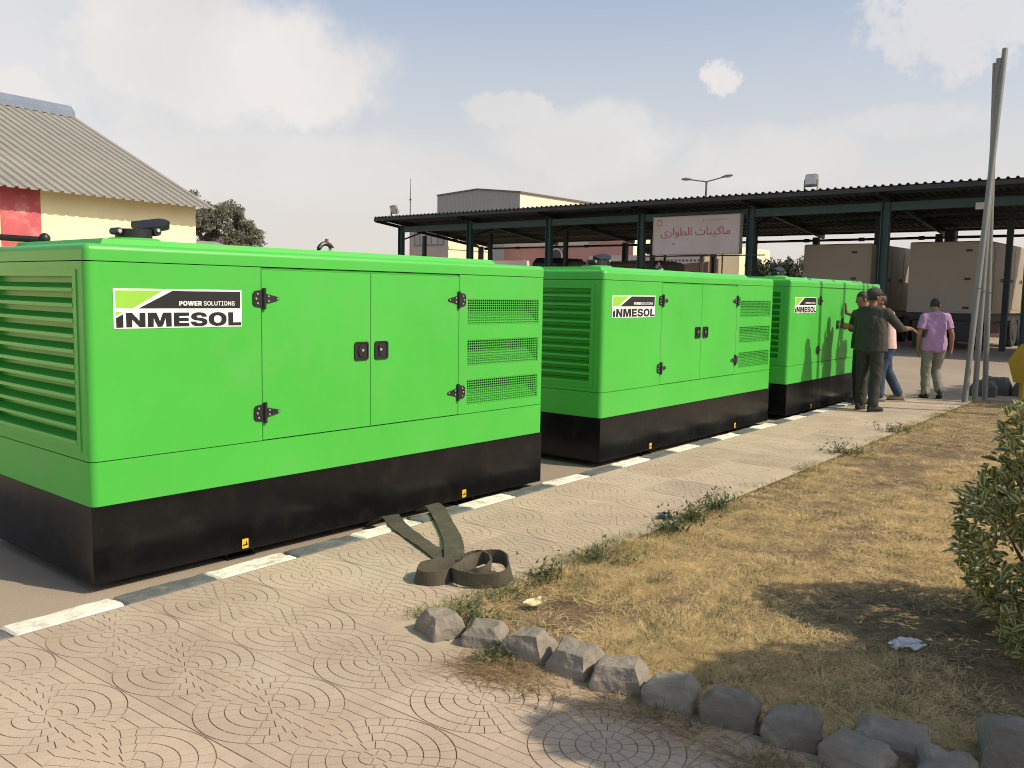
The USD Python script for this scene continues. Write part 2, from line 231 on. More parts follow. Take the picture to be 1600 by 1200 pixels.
# sidewalk: cast tiles, each with a ring pattern
TILE = 0.54
TILEM = mat("beige_paving_tile", (0.415, 0.325, 0.24), 0.85, 0.10, 5.0, bump=0.0015, bscale=120.0, spec=0.25, rnd=0.11, dirt=(0.46, 0.385, 0.285), dirt_amt=0.85, dscale=1.6)
TILED = mat("tile_groove", (0.32, 0.255, 0.182), 0.95, 0.2, 9.0, spec=0.1, dirt=(0.39, 0.32, 0.23), dirt_amt=1.0, dscale=3.4)
SLAB = mat("sidewalk_concrete", (0.40, 0.325, 0.23), 0.92, 0.12, 2.5, bump=0.004, bscale=50.0, spec=0.2, dirt=(0.48, 0.385, 0.265), dirt_amt=0.7, dscale=1.3)
def tile_mesh(seed):
    rr = random.Random(seed); h = TILE/2-.0005; sq = sbox(-h, -h, h, h); g = .0030
    radii = [.052, .104, .157, .210, .264]; circ = Point(0, 0).buffer(radii[-1], quad_segs=24); cuts = []
    for r in radii: cuts.append(Point(0, 0).buffer(r, quad_segs=20).exterior.buffer(g*.55))
    for i, (r0, r1) in enumerate(zip([.008]+radii[:-1], radii)):
        n = [6, 12, 18, 24, 30][i]; ph = (i % 2)*.5
        for k in range(n):
            a = (k+ph)/n*2*PI; cuts.append(LineString([(r0*math.cos(a), r0*math.sin(a)), (r1*math.cos(a), r1*math.sin(a))]).buffer(g*.4))
    outs = []
    for k in range(-5, 6):
        t = k*.054
        outs += [LineString([(t, -h), (t, h)]).buffer(g*.4), LineString([(-h, t+.027*0), (h, t)]).buffer(g*.4)]
    corner = unary_union(outs).difference(circ); cells = sq.difference(unary_union(cuts)).difference(corner).buffer(-.0006).simplify(.0006)
    return MB().prism(cells, .0035, frame((0, 0, .1165), (1, 0, 0), (0, 1, 0))).mesh()
side = UsdGeom.Xform.Define(stage, numbered("/World", "sidewalk")).GetPrim(); tag(side, kind="structure")
b = MB().box(-3, 14.75, 2.80, 3.93, -.06, .1165).box(-3, 2.74, -4, 2.80, -.06, .1165)
obj("tile_bed", b.mesh(), TILED, side, smooth=False)
TM = tile_mesh(1)
cells = [(i, j) for i in range(-4, 24) for j in (0, 1)]+[(i, j) for j in range(2, 9) for i in range(-3, 2) if not (i < -1 and j > 6)]
for i, j in cells:
    q = TM.copy(); T = trimesh.transformations.rotation_matrix(rng.integers(4)*PI/2, [0, 0, 1]); q.apply_transform(T)
    tl = rng.normal(0, .0008, 2); q.vertices[:, 2] += q.vertices[:, 0]*tl[0]*2+q.vertices[:, 1]*tl[1]*2+rng.normal(0, .0005)
    q.apply_translation([1.92+TILE*i, 3.64-TILE*j, 0]); obj("tile", q, TILEM, side, smooth=False)
# cement skim that has run over the outer edge of the tiles beside the lawn
e = sheet(2.72, 14.75, 2.70, 2.92, .112, 90, 4, lambda v: .012*(meshkit.fbm(v*3.1, 3, 4)-.1)*(1-np.abs((v[:, 1]-2.81)/.11)**2)+.004)
obj("cement_edging", e, SLAB, side, smooth=True)
e = sheet(2.66, 2.86, -3.5, 2.80, .112, 5, 60, lambda v: .014*(meshkit.fbm(v*3.1, 3, 9)-.1)*(1-np.abs((v[:, 0]-2.76)/.1)**2)+.003)
obj("cement_edging", e, SLAB, side, smooth=True)

# lawn: dry earth with parched grass
def lawn_z(v): return .03*(meshkit.fbm(v*np.array([.8, .8, 0]), 3, 3)-.5)+.016*(meshkit.fbm(v*np.array([7, 7, 0]), 3, 5)-.5)
N = {"g": ("geometry", {}), "n1": ("noise_texture", dict(scale=0.75, detail=6.0, roughness=0.62)), "n2": ("noise_texture", dict(scale=9.0, detail=6.0, roughness=0.7)), "n3": ("noise_texture", dict(scale=85.0, detail=4.0, roughness=0.7)),
     "r1": ("rgb_ramp", dict(ramp=[(0.36, (0.215, 0.155, 0.102)), (0.52, (0.28, 0.21, 0.130)), (0.66, (0.36, 0.285, 0.165))])), "r2": ("rgb_ramp", dict(ramp=[(0.3, (0.45, 0.43, 0.42)), (0.55, (1, 1, 1)), (0.75, (1.25, 1.2, 1.0))])),
     "r3": ("rgb_ramp", dict(ramp=[(0.32, (0.55, 0.52, 0.5)), (0.6, (1.15, 1.12, 1.05))])), "m": ("mix_color", dict(blend_type="multiply", fac=1.0, use_clamp_result=False)), "m2": ("mix_color", dict(blend_type="multiply", fac=1.0, use_clamp_result=False)),
     "b": ("bump", dict(strength=1.0, distance=0.02)), "p": ("principled_bsdf", dict(roughness=0.95, specular_ior_level=0.1))}
L = [("g.position", "n1.vector"), ("g.position", "n2.vector"), ("g.position", "n3.vector"), ("n1.fac", "r1.fac"), ("n2.fac", "r2.fac"), ("n3.fac", "r3.fac"), ("r1.color", "m.a"), ("r2.color", "m.b"),
     ("m.result", "m2.a"), ("r3.color", "m2.b"), ("m2.result", "p.base_color"), ("n3.fac", "b.height"), ("b.normal", "p.normal")]
SOIL = usdkit.material(stage, "/World/Looks/dry_soil", N, L, surface="p.BSDF")
tag(obj("lawn_soil", sheet(2.78, 15.2, -8, 2.78, .10, 230, 200, lawn_z), SOIL, smooth=True), kind="structure")

# ------------------------------------------------------------------ green generator sets
GL, GD = 3.72, 1.42          # length and depth of one enclosure
def rng_ring(x0, x1, y0, y1, t=.052, r=.042):
    out = sbox(r, r, GL-r, GD-r).buffer(r, quad_segs=14); inn = sbox(t, t, GL-t, GD-t)
    return out.difference(inn).intersection(sbox(x0, y0, x1, y1))
def to_man(m): return m3.Manifold(m3.Mesh(np.asarray(m.vertices, np.float32), np.asarray(m.faces, np.uint32)))
def from_man(m): q = m.to_mesh(); return trimesh.Trimesh(q.vert_properties[:, :3], q.tri_verts, process=False)
def ext(poly, z0, z1, holes=()):
    m = MB().prism(poly, z1-z0, frame((0, 0, z0), (1, 0, 0), (0, 1, 0))).mesh()
    if not len(holes): return m
    cs = m3.CrossSection([np.array(r.coords)[:-1] for g in getattr(poly, 'geoms', [poly]) for r in (g.exterior, *g.interiors)], m3.FillRule.EvenOdd)
    a = m3.Manifold.extrude(cs, z1-z0).translate([0, 0, z0])
    for hx0, hx1, hy0, hy1, hz0, hz1 in holes: a = a - m3.Manifold.cube([hx1-hx0, hy1-hy0, hz1-hz0]).translate([hx0, hy0, hz0])
    return from_man(a)
Z0, ZG, ZL, ZS, ZT = .055, .462, .700, 1.738, 1.828
VENTS = [(2.806, 3.640, 1.372, 1.556), (2.806, 3.640, 1.066, 1.252), (2.806, 3.640, .772, .952)]

def hinge(parent, x, z, s):
    """strap hinge: leaf plate, barrel and pointed strap, s=1 points to +x"""
    T = FRONT(x, -.001, z); m = MB()
    plate = Polygon([(-.075*s, .030), (-.062*s, .045), (-.012*s, .052), (-.012*s, -.052), (-.062*s, -.045), (-.075*s, -.030)])
    strap = Polygon([(.012*s, .030), (.09*s, .012), (.105*s, .006), (.105*s, -.006), (.09*s, -.012), (.012*s, -.030)])
    m.prism(plate, .006, T).prism(strap, .006, T)
    c = trimesh.creation.cylinder(.011, .125, sections=10); c.apply_translation([x, -.010, z]); m.add(c)
    h = obj("hinge", m.mesh(), BLACKPL, parent)
    sc = MB()
    for dx, dz in ((-.045, .028), (-.055, 0), (-.045, -.028), (.030, .014), (.030, -.014), (.093, 0)):
        c = trimesh.creation.cylinder(.0055, .004, sections=8); c.apply_transform(FRONT(x+dx*s, -.009, z+dz)); sc.add(c)
    obj("screw", sc.mesh(), STEEL, h, smooth=False)
def latch(parent, x, z, s):
    T = FRONT(x, -.001, z); out = rrect(.118, .122, .018)
    l = obj("latch", MB().prism(out.difference(rrect(.098, .102, .012)), .007, T).mesh(), BLACKPL, parent)
    m = MB().prism(rrect(.098, .102, .012), .002, T)
    m.prism(Polygon([(-.012*s, -.04), (.022*s, -.034), (.026*s, .034), (-.012*s, .04), (-.03*s, 0)]), .006, FRONT(x, -.003, z))
    obj("paddle", m.mesh(), BLACKPL, l)
    c = trimesh.creation.cylinder(.009, .004, sections=12); c.apply_transform(FRONT(x+.008*s, -.010, z+.005)); obj("lock", c, STEEL, l)
def logo(parent, x, z, w, h):
    T = lambda d: FRONT(x, -d, z)
    pl = obj("logo_sign", MB().prism(sbox(0, 0, w, h), .0016, T(.0006)).mesh(), WHITEV, parent, smooth=False)
    P = lambda pts: Polygon([((u-107)/833*w, h-(v-80)/262*h) for u, v in pts])
    obj("lime_corner", MB().prism(P([(120, 92), (405, 92), (222, 208), (120, 208)]), .0008, T(.0024)).mesh(), LIMEV, pl, smooth=False)
    obj("lime_corner", MB().prism(P([(120, 232), (160, 232), (120, 258)]), .0008, T(.0024)).mesh(), LIMEV, pl, smooth=False)
    obj("black_band", MB().prism(P([(468, 92), (930, 92), (930, 210), (255, 210)]), .0008, T(.0024)).mesh(), BLACKV, pl, smooth=False)
    t = MB(); k = w/833
    g = affinity.translate(glyphs("POWER", 150*k, 29*k), (510-107)*k, h-(192-80)/262*h); t.prism(g, .0007, T(.0034))
    g = affinity.translate(glyphs("SOLUTIONS", 216*k, 27*k), (673-107)*k, h-(191-80)/262*h); t.prism(g, .0007, T(.0034))
    obj("small_lettering", t.mesh(), WHITEV, pl, smooth=False)
    H = 98/262*h; g = affinity.translate(glyphs("NMESOL", 755*k, H), (180-107)*k, h-(335-80)/262*h)
    g = unary_union([g, P([(121, 335), (163, 335), (163, 247), (121, 272)])])
    obj("large_lettering", MB().prism(g, .0008, T(.0024)).mesh(), BLACKV, pl, smooth=False)
def yellow_label(parent, x, z):
    l = obj("hazard_label", MB().prism(rrect(.042, .058, .003), .0014, FRONT(x, -.0006, z)).mesh(), YELLOWV, parent, smooth=False)
    tri = Polygon([(-.016, -.012), (.016, -.012), (.010, .012), (.004, .012), (.004, -.004), (-.016, -.004)])
    obj("hook_mark", MB().prism(tri, .0008, FRONT(x, -.0024, z)).mesh(), BLACKV, l, smooth=False)

def build_genset(t):
    # black base with folded flanges and fork pockets
    base = MB().prism(sbox(0, 0, GL, GD).buffer(-.012).buffer(.012, quad_segs=4), ZG-Z0, frame((0, 0, Z0), (1, 0, 0), (0, 1, 0)))
    bs = obj("base_frame", base.mesh(), BLACK, t)
    obj("flange", MB().box(.015, GL-.015, -.004, .03, Z0-.003, Z0+.008).box(.02, GL-.02, -.003, .01, ZG-.012, ZG-.002).mesh(), BLACK, bs, smooth=False)
    obj("end_cap", MB().box(-.003, .055, -.003, .003, Z0+.004, ZG-.016).mesh(), BLACK, bs, smooth=False)
    for px in (.80, 2.75):
        m = MB().box(px, px+.19, .03, GD-.05, .002, .012).box(px, px+.012, .05, GD-.05, .012, Z0).box(px+.178, px+.19, .05, GD-.05, .012, Z0)
        obj("fork_pocket", m.mesh(), BLACK, t, smooth=False)
    for px in (.9, 2.79): yellow_label(t, px, .093)
    # enclosure
    obj("inner_shell", MB().box(.15, GL-.056, .125, GD-.046, ZG+.003, ZT-.05).mesh(), DARKIN, t, smooth=False)
    obj("lower_band", ext(rng_ring(0, GL, 0, GD), ZG+.002, ZL-.0025), GREEN, t, smooth=False)
    LV = (-.01, .05, .125, GD-.125, .775, 1.665)
    obj("side_panel", ext(rng_ring(.06, 1.0275, 0, .09).union(rng_ring(0, .0601, 0, .0599)).buffer(0), ZL+.0025, ZS-.0025), GREEN, t, smooth=False)
    obj("door", ext(rng_ring(1.0325, 1.868, 0, .05), ZL+.005, ZS-.016), GREEN, t)
    obj("door", ext(rng_ring(1.874, 2.710, 0, .05), ZL+.005, ZS-.016), GREEN, t)
    obj("door_header", MB().box(1.0325, 2.71, .012, .045, ZS-.014, ZS-.003).mesh(), GREEN, t, smooth=False)
    obj("vent_panel", ext(rng_ring(2.7155, GL, 0, GD*.5), ZL+.0025, ZS-.0025, [(a-.004, b+.004, -.02, .06, c-.004, d+.004) for a, b, c, d in VENTS]), GREEN, t, smooth=False)
    obj("rear_panel", ext(rng_ring(.06, GL, GD-.09, GD).union(rng_ring(GL-.05, GL, GD*.5+.003, GD)).buffer(0), ZL+.0025, ZS-.0025), GREEN, t, smooth=False)
    # perforated air outlets with sloped baffles behind
    for a, b, c, d in VENTS:
        n, k = 36, 10; m = MB()
        for i in range(n+1):
            x = a+(b-a)*i/n; m.box(x-.0026, x+.0026, .0012, .0042, c-.003, d+.003)
        for i in range(k+1):
            z = c+(d-c)*i/k; m.box(a-.003, b+.003, .0008, .0046, z-.0026, z+.0026)
        v = obj("mesh_grille", m.mesh(), GREEN, t, smooth=False)
        sl = MB().prism(Polygon([(0, 0), (.10, (d-c)*.58), (.10, (d-c)*.58+.003), (0, .003)]), b-a-.01, frame((a+.005, .007, c), (0, 1, 0), (0, 0, 1), (1, 0, 0)))
        obj("baffle", sl.mesh(), GREEN, v, smooth=False)
    # louvred end
    obj("end_panel", ext(rng_ring(0, .06, .0601, GD), ZL+.0025, ZS-.0025, [LV]), GREEN, t, smooth=False)
    y0, y1, z0, z1 = LV[2:]
    fr = MB()
    for q in ((y0-.028, y0+.012, z0-.03, z1+.03), (y1-.012, y1+.028, z0-.03, z1+.03)): fr.box(-.006, .004, *q)
    fr.box(-.0055, .004, y0+.012, y1-.012, z1-.006, z1+.03).box(-.0055, .004, y0+.012, y1-.012, z0-.03, z0+.006)
    obj("louvre_frame", fr.mesh(), GREEN, t, smooth=False)
    n = 11; pitch = (z1-z0-.012)/n
    for i in range(n):
        zz = z0+.006+pitch*i
        prof = Polygon([(.100, pitch*.84), (.100, pitch*.84+.003), (-.004, .021), (-.008, .019), (-.010, .000), (-.007, .000), (-.005, .016)])
        obj("louvre_slat", MB().prism(prof, y1-y0-.024, frame((0, y1-.012, zz), (1, 0, 0), (0, 0, 1), (0, -1, 0))).mesh(), GREEN, t, smooth=False)
    obj("radiator_core", MB().box(.138, .148, y0-.02, y1+.02, z0-.02, z1+.02).mesh(), DARKIN, t, smooth=False)
    # roof
    def dome(x0, x1, y0, y1, za, zb, r):
        p = [(x, y, z, q) for x, y in ((x0+r, y0+r), (x1-r, y0+r), (x0+r, y1-r), (x1-r, y1-r)) for z, q in ((zb-r, r),)]
        ms = [m3.Manifold.sphere(q, 24).translate([x, y, z]) for x, y, z, q in p]+[m3.Manifold.cylinder(.004, r, r, 24).translate([x, y, za]) for x, y, z, q in p]
        return from_man(m3.Manifold.batch_hull(ms))
    obj("roof", dome(0, GL, 0, GD, ZS+.0025, ZT, .035), GREEN, t)
    cap = m3.Manifold.batch_hull([m3.Manifold.cube([3.24-.17+2*e, GD-.32+2*e, .001]).translate([.17-e, .16-e, z]) for e, z in ((.025, ZT-.002), (0, ZT+.034))])
    obj("roof_cap", from_man(cap), GREEN, t)
    # hardware
    for z in (1.552, .870): hinge(t, 1.045, z, 1); hinge(t, 2.705, z, -1)
    latch(t, 1.790, 1.212, 1); latch(t, 1.962, 1.212, -1)
    logo(t, .140, 1.390, .755, .210)
    # exhaust outlet with rain flap, lifting eye, strip and cap
    ex = (.46, .40); zc = ZT+.034; m = MB()
    c = trimesh.creation.cylinder(.100, .062, sections=32); c.apply_translation([ex[0], ex[1], zc+.040]); m.add(c)
    e = obj("exhaust_outlet", m.mesh(), BLACKPL, t)
    obj("flashing", from_man(m3.Manifold.cylinder(.02, .165, .135, 28).translate([ex[0], ex[1], zc-.001])), GREEN, e)
    R = trimesh.transformations.rotation_matrix(-.17, [0, 1, 0]); R = R @ trimesh.transformations.rotation_matrix(.42, [1, 0, 0]); R[:3, 3] = [ex[0]+.05, ex[1]+.02, zc+.073]
    fl = MB().prism(unary_union([Point(.125, 0).buffer(.050, quad_segs=10), sbox(-.03, -.050, .125, .050)]), .035, R); fl = fl.mesh(); obj("rain_flap", fl, BLACKPL, e)
    obj("lug", MB().tube([(ex[0]-.112, ex[1]-.06, zc+.055), (ex[0]-.112, ex[1]+.02, zc+.055)], .020, 14).mesh(), BLACKPL, e); obj("bolt", MB().tube([(ex[0]-.112, ex[1]-.07, zc+.055), (ex[0]-.112, ex[1]-.061, zc+.055)], .011, 10).mesh(), STEEL, e)
    obj("lug", MB().tube([(ex[0]+.108, ex[1]-.07, zc+.062), (ex[0]+.108, ex[1]+.05, zc+.062)], .023, 14).mesh(), BLACKPL, e); obj("bolt", MB().tube([(ex[0]+.108, ex[1]-.08, zc+.070), (ex[0]+.108, ex[1]-.071, zc+.070)], .010, 10).mesh(), STEEL, e)
    a = np.linspace(.1, PI*.9, 12); le = MB().tube([(1.98-.07*math.cos(q), .62, zc-.01+.085*math.sin(q)) for q in a], .017, 8)
    l = obj("lifting_eye", le.mesh(), BLACKPL, t); obj("pad", MB().box(1.98, 2.12, .57, .67, zc+.001, zc+.016).mesh(), STEEL, l, smooth=False); obj("stud", MB().box(2.02, 2.06, .60, .64, zc+.0165, zc+.045).mesh(), STEEL, l, smooth=False)
    obj("red_tip", MB().tube([(1.99, .62, zc+.078), (1.99, .62, zc+.105), (1.99, .62, zc+.108)], .013, 8).mesh(), mat("faded_red_plastic", (.28, .07, .05), .5), l)

gen1 = thing("generator_set", "nearest and largest green generator set with its louvred end and whole door side in view", "generator", (2.276, 4.501, 0), -0.0502, "green generator sets along the kerb")
build_genset(gen1)
copy_of(gen1, "middle green generator set, standing between the nearest one and the one the men inspect", "generator", (6.992, 4.376, 0.004), -0.0142, "green generator sets along the kerb", (1.045, 1, 1))
copy_of(gen1, "farthest green generator set with men at its doors and their shadows on it", "generator", (11.39, 4.293, 0.015), -0.0028, "green generator sets along the kerb", (1.05, 1, 1))

br = thing("ball_ended_bar", "black bar with a ball end lying on the nearest generator's roof, far left", "bar", (2.276, 4.501, 0), -0.0502)
obj("bar", MB().tube([(.30, 1.24, 1.885), (-.02, 1.46, 1.90)], .020, 10).mesh(), BLACKPL, br); obj("ball", from_man(m3.Manifold.sphere(.034, 16).translate([.31, 1.235, 1.895])), BLACKPL, br)

# ------------------------------------------------------------------ buildings
def corrugated(p0, along, down, n_ribs, pitch, h, length, prof=None):
    """ribbed sheet: starts at p0, ribs repeat along 'along', run down 'down'"""
    prof = prof or [(0, 0), (.28, 0), (.40, 1), (.60, 1), (.72, 0)]
    a, d = np.array(along, float), np.array(down, float); nrm = np.cross(a, d); nrm /= np.linalg.norm(nrm); nrm *= np.sign(nrm[2]) or 1
    pts = [(i+u)*pitch for i in range(n_ribs) for u, _ in prof]+[n_ribs*pitch]; hs = [w*h for i in range(n_ribs) for _, w in prof]+[0]
    v = []; 
    for s_, z in zip(pts, hs): v += [p0+a*s_+nrm*z, p0+a*s_+d*length+nrm*z, p0+a*s_+nrm*(z-.006), p0+a*s_+d*length+nrm*(z-.006)]
    f = []
    for i in range(len(pts)-1):
        k = 4*i; f += [[k, k+4, k+5], [k, k+5, k+1], [k+2, k+7, k+6], [k+2, k+3, k+7], [k, k+2, k+6], [k, k+6, k+4], [k+1, k+5, k+7], [k+1, k+7, k+3]]
    m = trimesh.Trimesh(np.array(v), f, process=False)
    return m

TEAL = mat("teal_steel_paint", (0.018, 0.060, 0.058), 0.55, 0.2, 4.0, dirt=(0.06, 0.06, 0.05), dirt_amt=0.4, dscale=3.0)
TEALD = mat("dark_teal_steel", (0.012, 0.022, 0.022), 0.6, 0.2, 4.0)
SHEETD = mat("weathered_dark_sheet", (0.030, 0.033, 0.032), 0.75, 0.2, 2.0, dirt=(0.06, 0.055, 0.045), dirt_amt=0.5, dscale=1.2)
PIPE = mat("black_pipe", (0.02, 0.017, 0.015), 0.5)
# open canopy; local x points away from the camera, local y along the front eave
CA = -math.atan(0.0607); CO = np.array([28.36, 0.0, 0.0]); CX = np.array([math.cos(CA), math.sin(CA), 0]); CY = np.array([-math.sin(CA), math.cos(CA), 0])
CD, HF, HB, CYL, CYR = 7.3, 5.0, 4.12, 32.1, -14.0
canopy = thing("canopy", "long open canopy with dark corrugated roof on teal steel posts behind the generators", "canopy", CO, CA)
def roofz(x): return HF+(HB-HF)*x/CD
rib = .245; n = int((CYL-CYR)/rib)
down = np.array([CD, 0, HB-HF]); ln = np.linalg.norm(down)
obj("roof_sheet", corrugated(np.array([0, CYL, HF+.02]), (0, -1, 0), down/ln, n, rib, .055, ln), SHEETD, canopy, smooth=False)
b = MB().box(.02, .05, CYR, CYL, HF-.14, HF-.005); obj("eave_trim", b.mesh(), SHEETD, canopy, smooth=False)
PY = [31.22, 26.62, 22.05, 17.5, 12.98, 8.40, 4.28, -.2, -4.7, -9.2]
POSTX = 1.0
for k, y in enumerate(PY):
    w = .13
    obj("post", MB().box(POSTX-w*.8, POSTX+w*.8, y-w, y-w+.03, 0, roofz(POSTX)-.24).box(POSTX-w*.8, POSTX+w*.8, y+w-.03, y+w, 0, roofz(POSTX)-.24).box(POSTX-.015, POSTX+.015, y-w+.03, y+w-.03, 0, roofz(POSTX)-.24).mesh(), TEAL, canopy, smooth=False)
    xb = CD-.7
    obj("post", MB().box(xb-.1, xb+.1, y-.11, y+.11, 0, roofz(xb)-.24).mesh(), TEALD, canopy, smooth=False)
    obj("post", MB().box(xb-3.1, xb-2.94, y+1.05, y+1.22, 0, roofz(xb-3)-.2).mesh(), TEALD, canopy, smooth=False)
    obj("rafter", MB().bar((.1, y, roofz(.1)-.10), (CD, y, roofz(CD)-.10), .10, .16).mesh(), TEALD, canopy, smooth=False)
    obj("knee_brace", MB().bar((POSTX, y, roofz(POSTX)-.9), (2.6, y, roofz(2.6)-.16), .06).mesh(), TEALD, canopy, smooth=False)
    if k < len(PY)-1:
        y2 = PY[k+1]; obj("front_beam", MB().box(POSTX-.05, POSTX+.05, y2+.131, y-.131, roofz(POSTX)-.52, roofz(POSTX)-.26).mesh(), TEAL, canopy, smooth=False)
for x in (.5, 1.7, 2.9, 4.1, 5.3, 6.8):
    obj("purlin", MB().box(x-.03, x+.03, CYR, CYL-.1, roofz(x)-.015-.09, roofz(x)-.02).mesh(), TEALD, canopy, smooth=False)
obj("end_rafter", MB().bar((.06, CYL-.04, HF-.12), (CD, CYL-.04, HB-.12), .06, .14).mesh(), TEALD, canopy, smooth=False)
xp = CD-.42; pz = 3.86
obj("pipe", MB().tube([(xp, CYR, pz), (xp, CYL-1, pz)], .05, 10).mesh(), PIPE, canopy)
for y in np.arange(CYR+1, CYL-1, 2.2): obj("pipe_coupling", MB().tube([(xp, y, pz), (xp, y+.2, pz)], .075, 10).mesh(), PIPE, canopy)
for y in (8.0, 4.3): obj("drop_bracket", MB().box(CD-.9, CD-.5, y-.17, y+.17, 3.55, roofz(CD-.8)-.1).box(CD-.95, CD-.45, y-.30, y+.30, 3.48, 3.549).mesh(), TEALD, canopy, smooth=False)
# small plate under the roof
pl = obj("number_plate", MB().box(POSTX-.08, POSTX-.056, 5.35, 5.80, roofz(POSTX)-.60, roofz(POSTX)-.40).mesh(), mat("dull_white_plate", (.55, .55, .52), .6), canopy, smooth=False)
# sign board hanging between two posts
SIGNW = mat("faded_sign_face", (0.50, 0.43, 0.405), 0.6, 0.06, 1.5, dirt=(0.42, 0.39, 0.32), dirt_amt=0.5, dscale=.8)
SIGNR = mat("faded_red_lettering", (0.36, 0.10, 0.11), 0.6, 0.12, 6.0)
SIGNF = mat("sign_back_frame", (0.40, 0.36, 0.28), 0.6); SIGNO = mat("orange_print", (0.52, 0.27, 0.06), .6)
sg = thing("sign_board", "faded white board with red Arabic lettering hung between the canopy posts", "sign", CO+CX*.62+CY*16.72, CA)
sw, sh, sz = 3.48, 1.33, 3.10
SF = lambda y, z, d=0: frame((-.005-d, y, z), (0, -1, 0), (0, 0, 1), (-1, 0, 0))
obj("panel", MB().box(0, .20, -sw, 0, sz, sz+sh).mesh(), SIGNW, sg, smooth=False)
fr = MB()
for q in ((-sw-.03, -sw, sz-.03, sz+sh+.03), (0, .03, sz-.03, sz+sh+.03), (-sw, 0, sz+sh, sz+sh+.03), (-sw, 0, sz-.03, sz)): fr.box(-.015, .21, *q)
obj("frame", fr.mesh(), SIGNF, sg, smooth=False)
g = affinity.translate(glyphs("AR", 2.82, .38), .31, .57); obj("lettering", MB().prism(g, .004, SF(0, sz)).mesh(), SIGNR, sg, smooth=False)
em = obj("emblem", MB().prism(Point(.23, 1.14).buffer(.125).difference(Point(.23, 1.15).buffer(.085)), .004, SF(0, sz)).prism(Polygon([(.13, 1.20), (.16, 1.27), (.20, 1.21), (.23, 1.28), (.26, 1.21), (.30, 1.27), (.33, 1.20)]), .004, SF(0, sz, .005)).mesh(), SIGNO, sg, smooth=False)
obj("small_print", MB().prism(unary_union([sbox(2.1, 1.17, 3.15, 1.185), sbox(2.35, 1.21, 3.0, 1.222), sbox(2.05, 1.14, 2.09, 1.23)]), .003, SF(0, sz)).mesh(), mat("faded_grey_print", (.40, .35, .34), .6), sg, smooth=False)
obj("hole", MB().prism(Point(.86, .36).buffer(.03), .003, SF(0, sz)).mesh(), PIPE, sg, smooth=False)
hb = MB().box(.06, .10, -sw-.95, .75, sz-.10, sz-.06)
for y in (.5, -.1, -1.4, -2.6, -3.3): hb.box(.06, .09, y-.015, y+.015, sz-.10, sz) if False else None
obj("hanger_rail", hb.mesh(), PIPE, sg, smooth=False)
for y in (-1.95, -2.35, -2.8): obj("strut", MB().box(.11, .15, y-.02, y+.02, 0, sz-.03).mesh(), mat("rusty_tube", (.16, .12, .08), .7), sg, smooth=False)

LAMP = mat("floodlight_casing", (0.22, 0.21, 0.18), 0.6, 0.1, 8.0); LAMPG = mat("dull_lamp_glass", (0.5, 0.5, 0.46), 0.25)
def flood(label, y, tilt):
    t = thing("floodlight", label, "floodlight", CO+CX*.35+CY*y+np.array([0, 0, roofz(.35)+.07]), CA)
    h = MB(); R = trimesh.transformations.rotation_matrix(tilt, [0, 1, 0], [0, 0, .35])
    b = MB().box(-.08, .10, -.20, .20, .16, .56, ch=.03).mesh(); b.apply_transform(R); obj("housing", b, LAMP, t)
    g = MB().box(-.09, -.081, -.16, .16, .20, .52).mesh(); g.apply_transform(R); obj("glass", g, LAMPG, t, smooth=False)
    obj("bracket", MB().box(-.04, .04, -.23, -.205, .02, .38).box(-.04, .04, .205, .23, .02, .38).box(-.05, .05, -.23, .23, 0, .02).mesh(), LAMP, t, smooth=False)
    return t
flood("square floodlight on the canopy roof edge, right of the street lamp", 10.62, .25); flood("small floodlight at the far left corner of the canopy roof", 31.0, -.5)

# yellow building with ribbed roof
YW = mat("yellow_render", (0.84, 0.77, 0.47), 0.85, 0.04, 1.5, bump=.003, bscale=30, dirt=(.74, .63, .36), dirt_amt=.35, dscale=.9)
RW = mat("red_painted_render", (0.50, 0.10, 0.11), 0.8, 0.15, 1.5, dirt=(.74, .36, .31), dirt_amt=.95, dscale=1.6)
ROOFM = mat("grey_beige_roof_sheet", (0.265, 0.25, 0.21), 0.6, 0.08, .8, dirt=(.20, .19, .165), dirt_amt=.5, dscale=1.2)
RIDGE = mat("blue_grey_ridge", (0.15, 0.18, 0.235), .75, .12, 3.0)
YA = 0.115
yb = thing("yellow_building", "pale yellow building with a red painted bay and ribbed pitched roof, behind the nearest generator", "building", (16.15, 24.98, 0), YA)
def gable_house(t, Lx, Dy, he, hr, wallm):
    pf = Polygon([(0, 0), (Dy, 0), (Dy, he), (Dy/2, hr), (0, he)])
    return obj("wall", MB().prism(pf, Lx, frame((0, 0, 0), (0, 1, 0), (0, 0, 1), (-1, 0, 0)) if False else frame((-Lx, 0, 0), (0, 1, 0), (0, 0, 1), (1, 0, 0))).mesh(), wallm, t, smooth=False)
YD, YHE, YHR, YL = 13.4, 4.22, 7.42, 26.0
w = gable_house(yb, YL, YD, YHE, YHR-.1, YW)
obj("red_bay", MB().box(-6.02, -4.96, -.012, .02, 0, YHE-.02).mesh(), RW, yb, smooth=False)
obj("red_bay", MB().box(-12.2, -11.0, -.012, .02, 0, YHE-.02).mesh(), RW, yb, smooth=False)
oh = .58; sl = (YHR-YHE)/(YD/2); dn = np.array([0, -1, -sl]); dn /= np.linalg.norm(dn); ln = math.hypot(YD/2+oh, sl*(YD/2+oh))
def sheet_roof(sy, name):
    d = np.array([0, sy, -sl]); d /= np.linalg.norm(d)
    obj(name, corrugated(np.array([.32, YD/2, YHR+.03]), (-1, 0, 0), d, int((YL+.6)/.30), .30, .05, ln, [(0, 0), (.55, 0), (.66, 1), (.86, 1), (.97, 0)]), ROOFM, yb, smooth=False)
sheet_roof(-1, "roof_sheet"); sheet_roof(1, "roof_sheet")
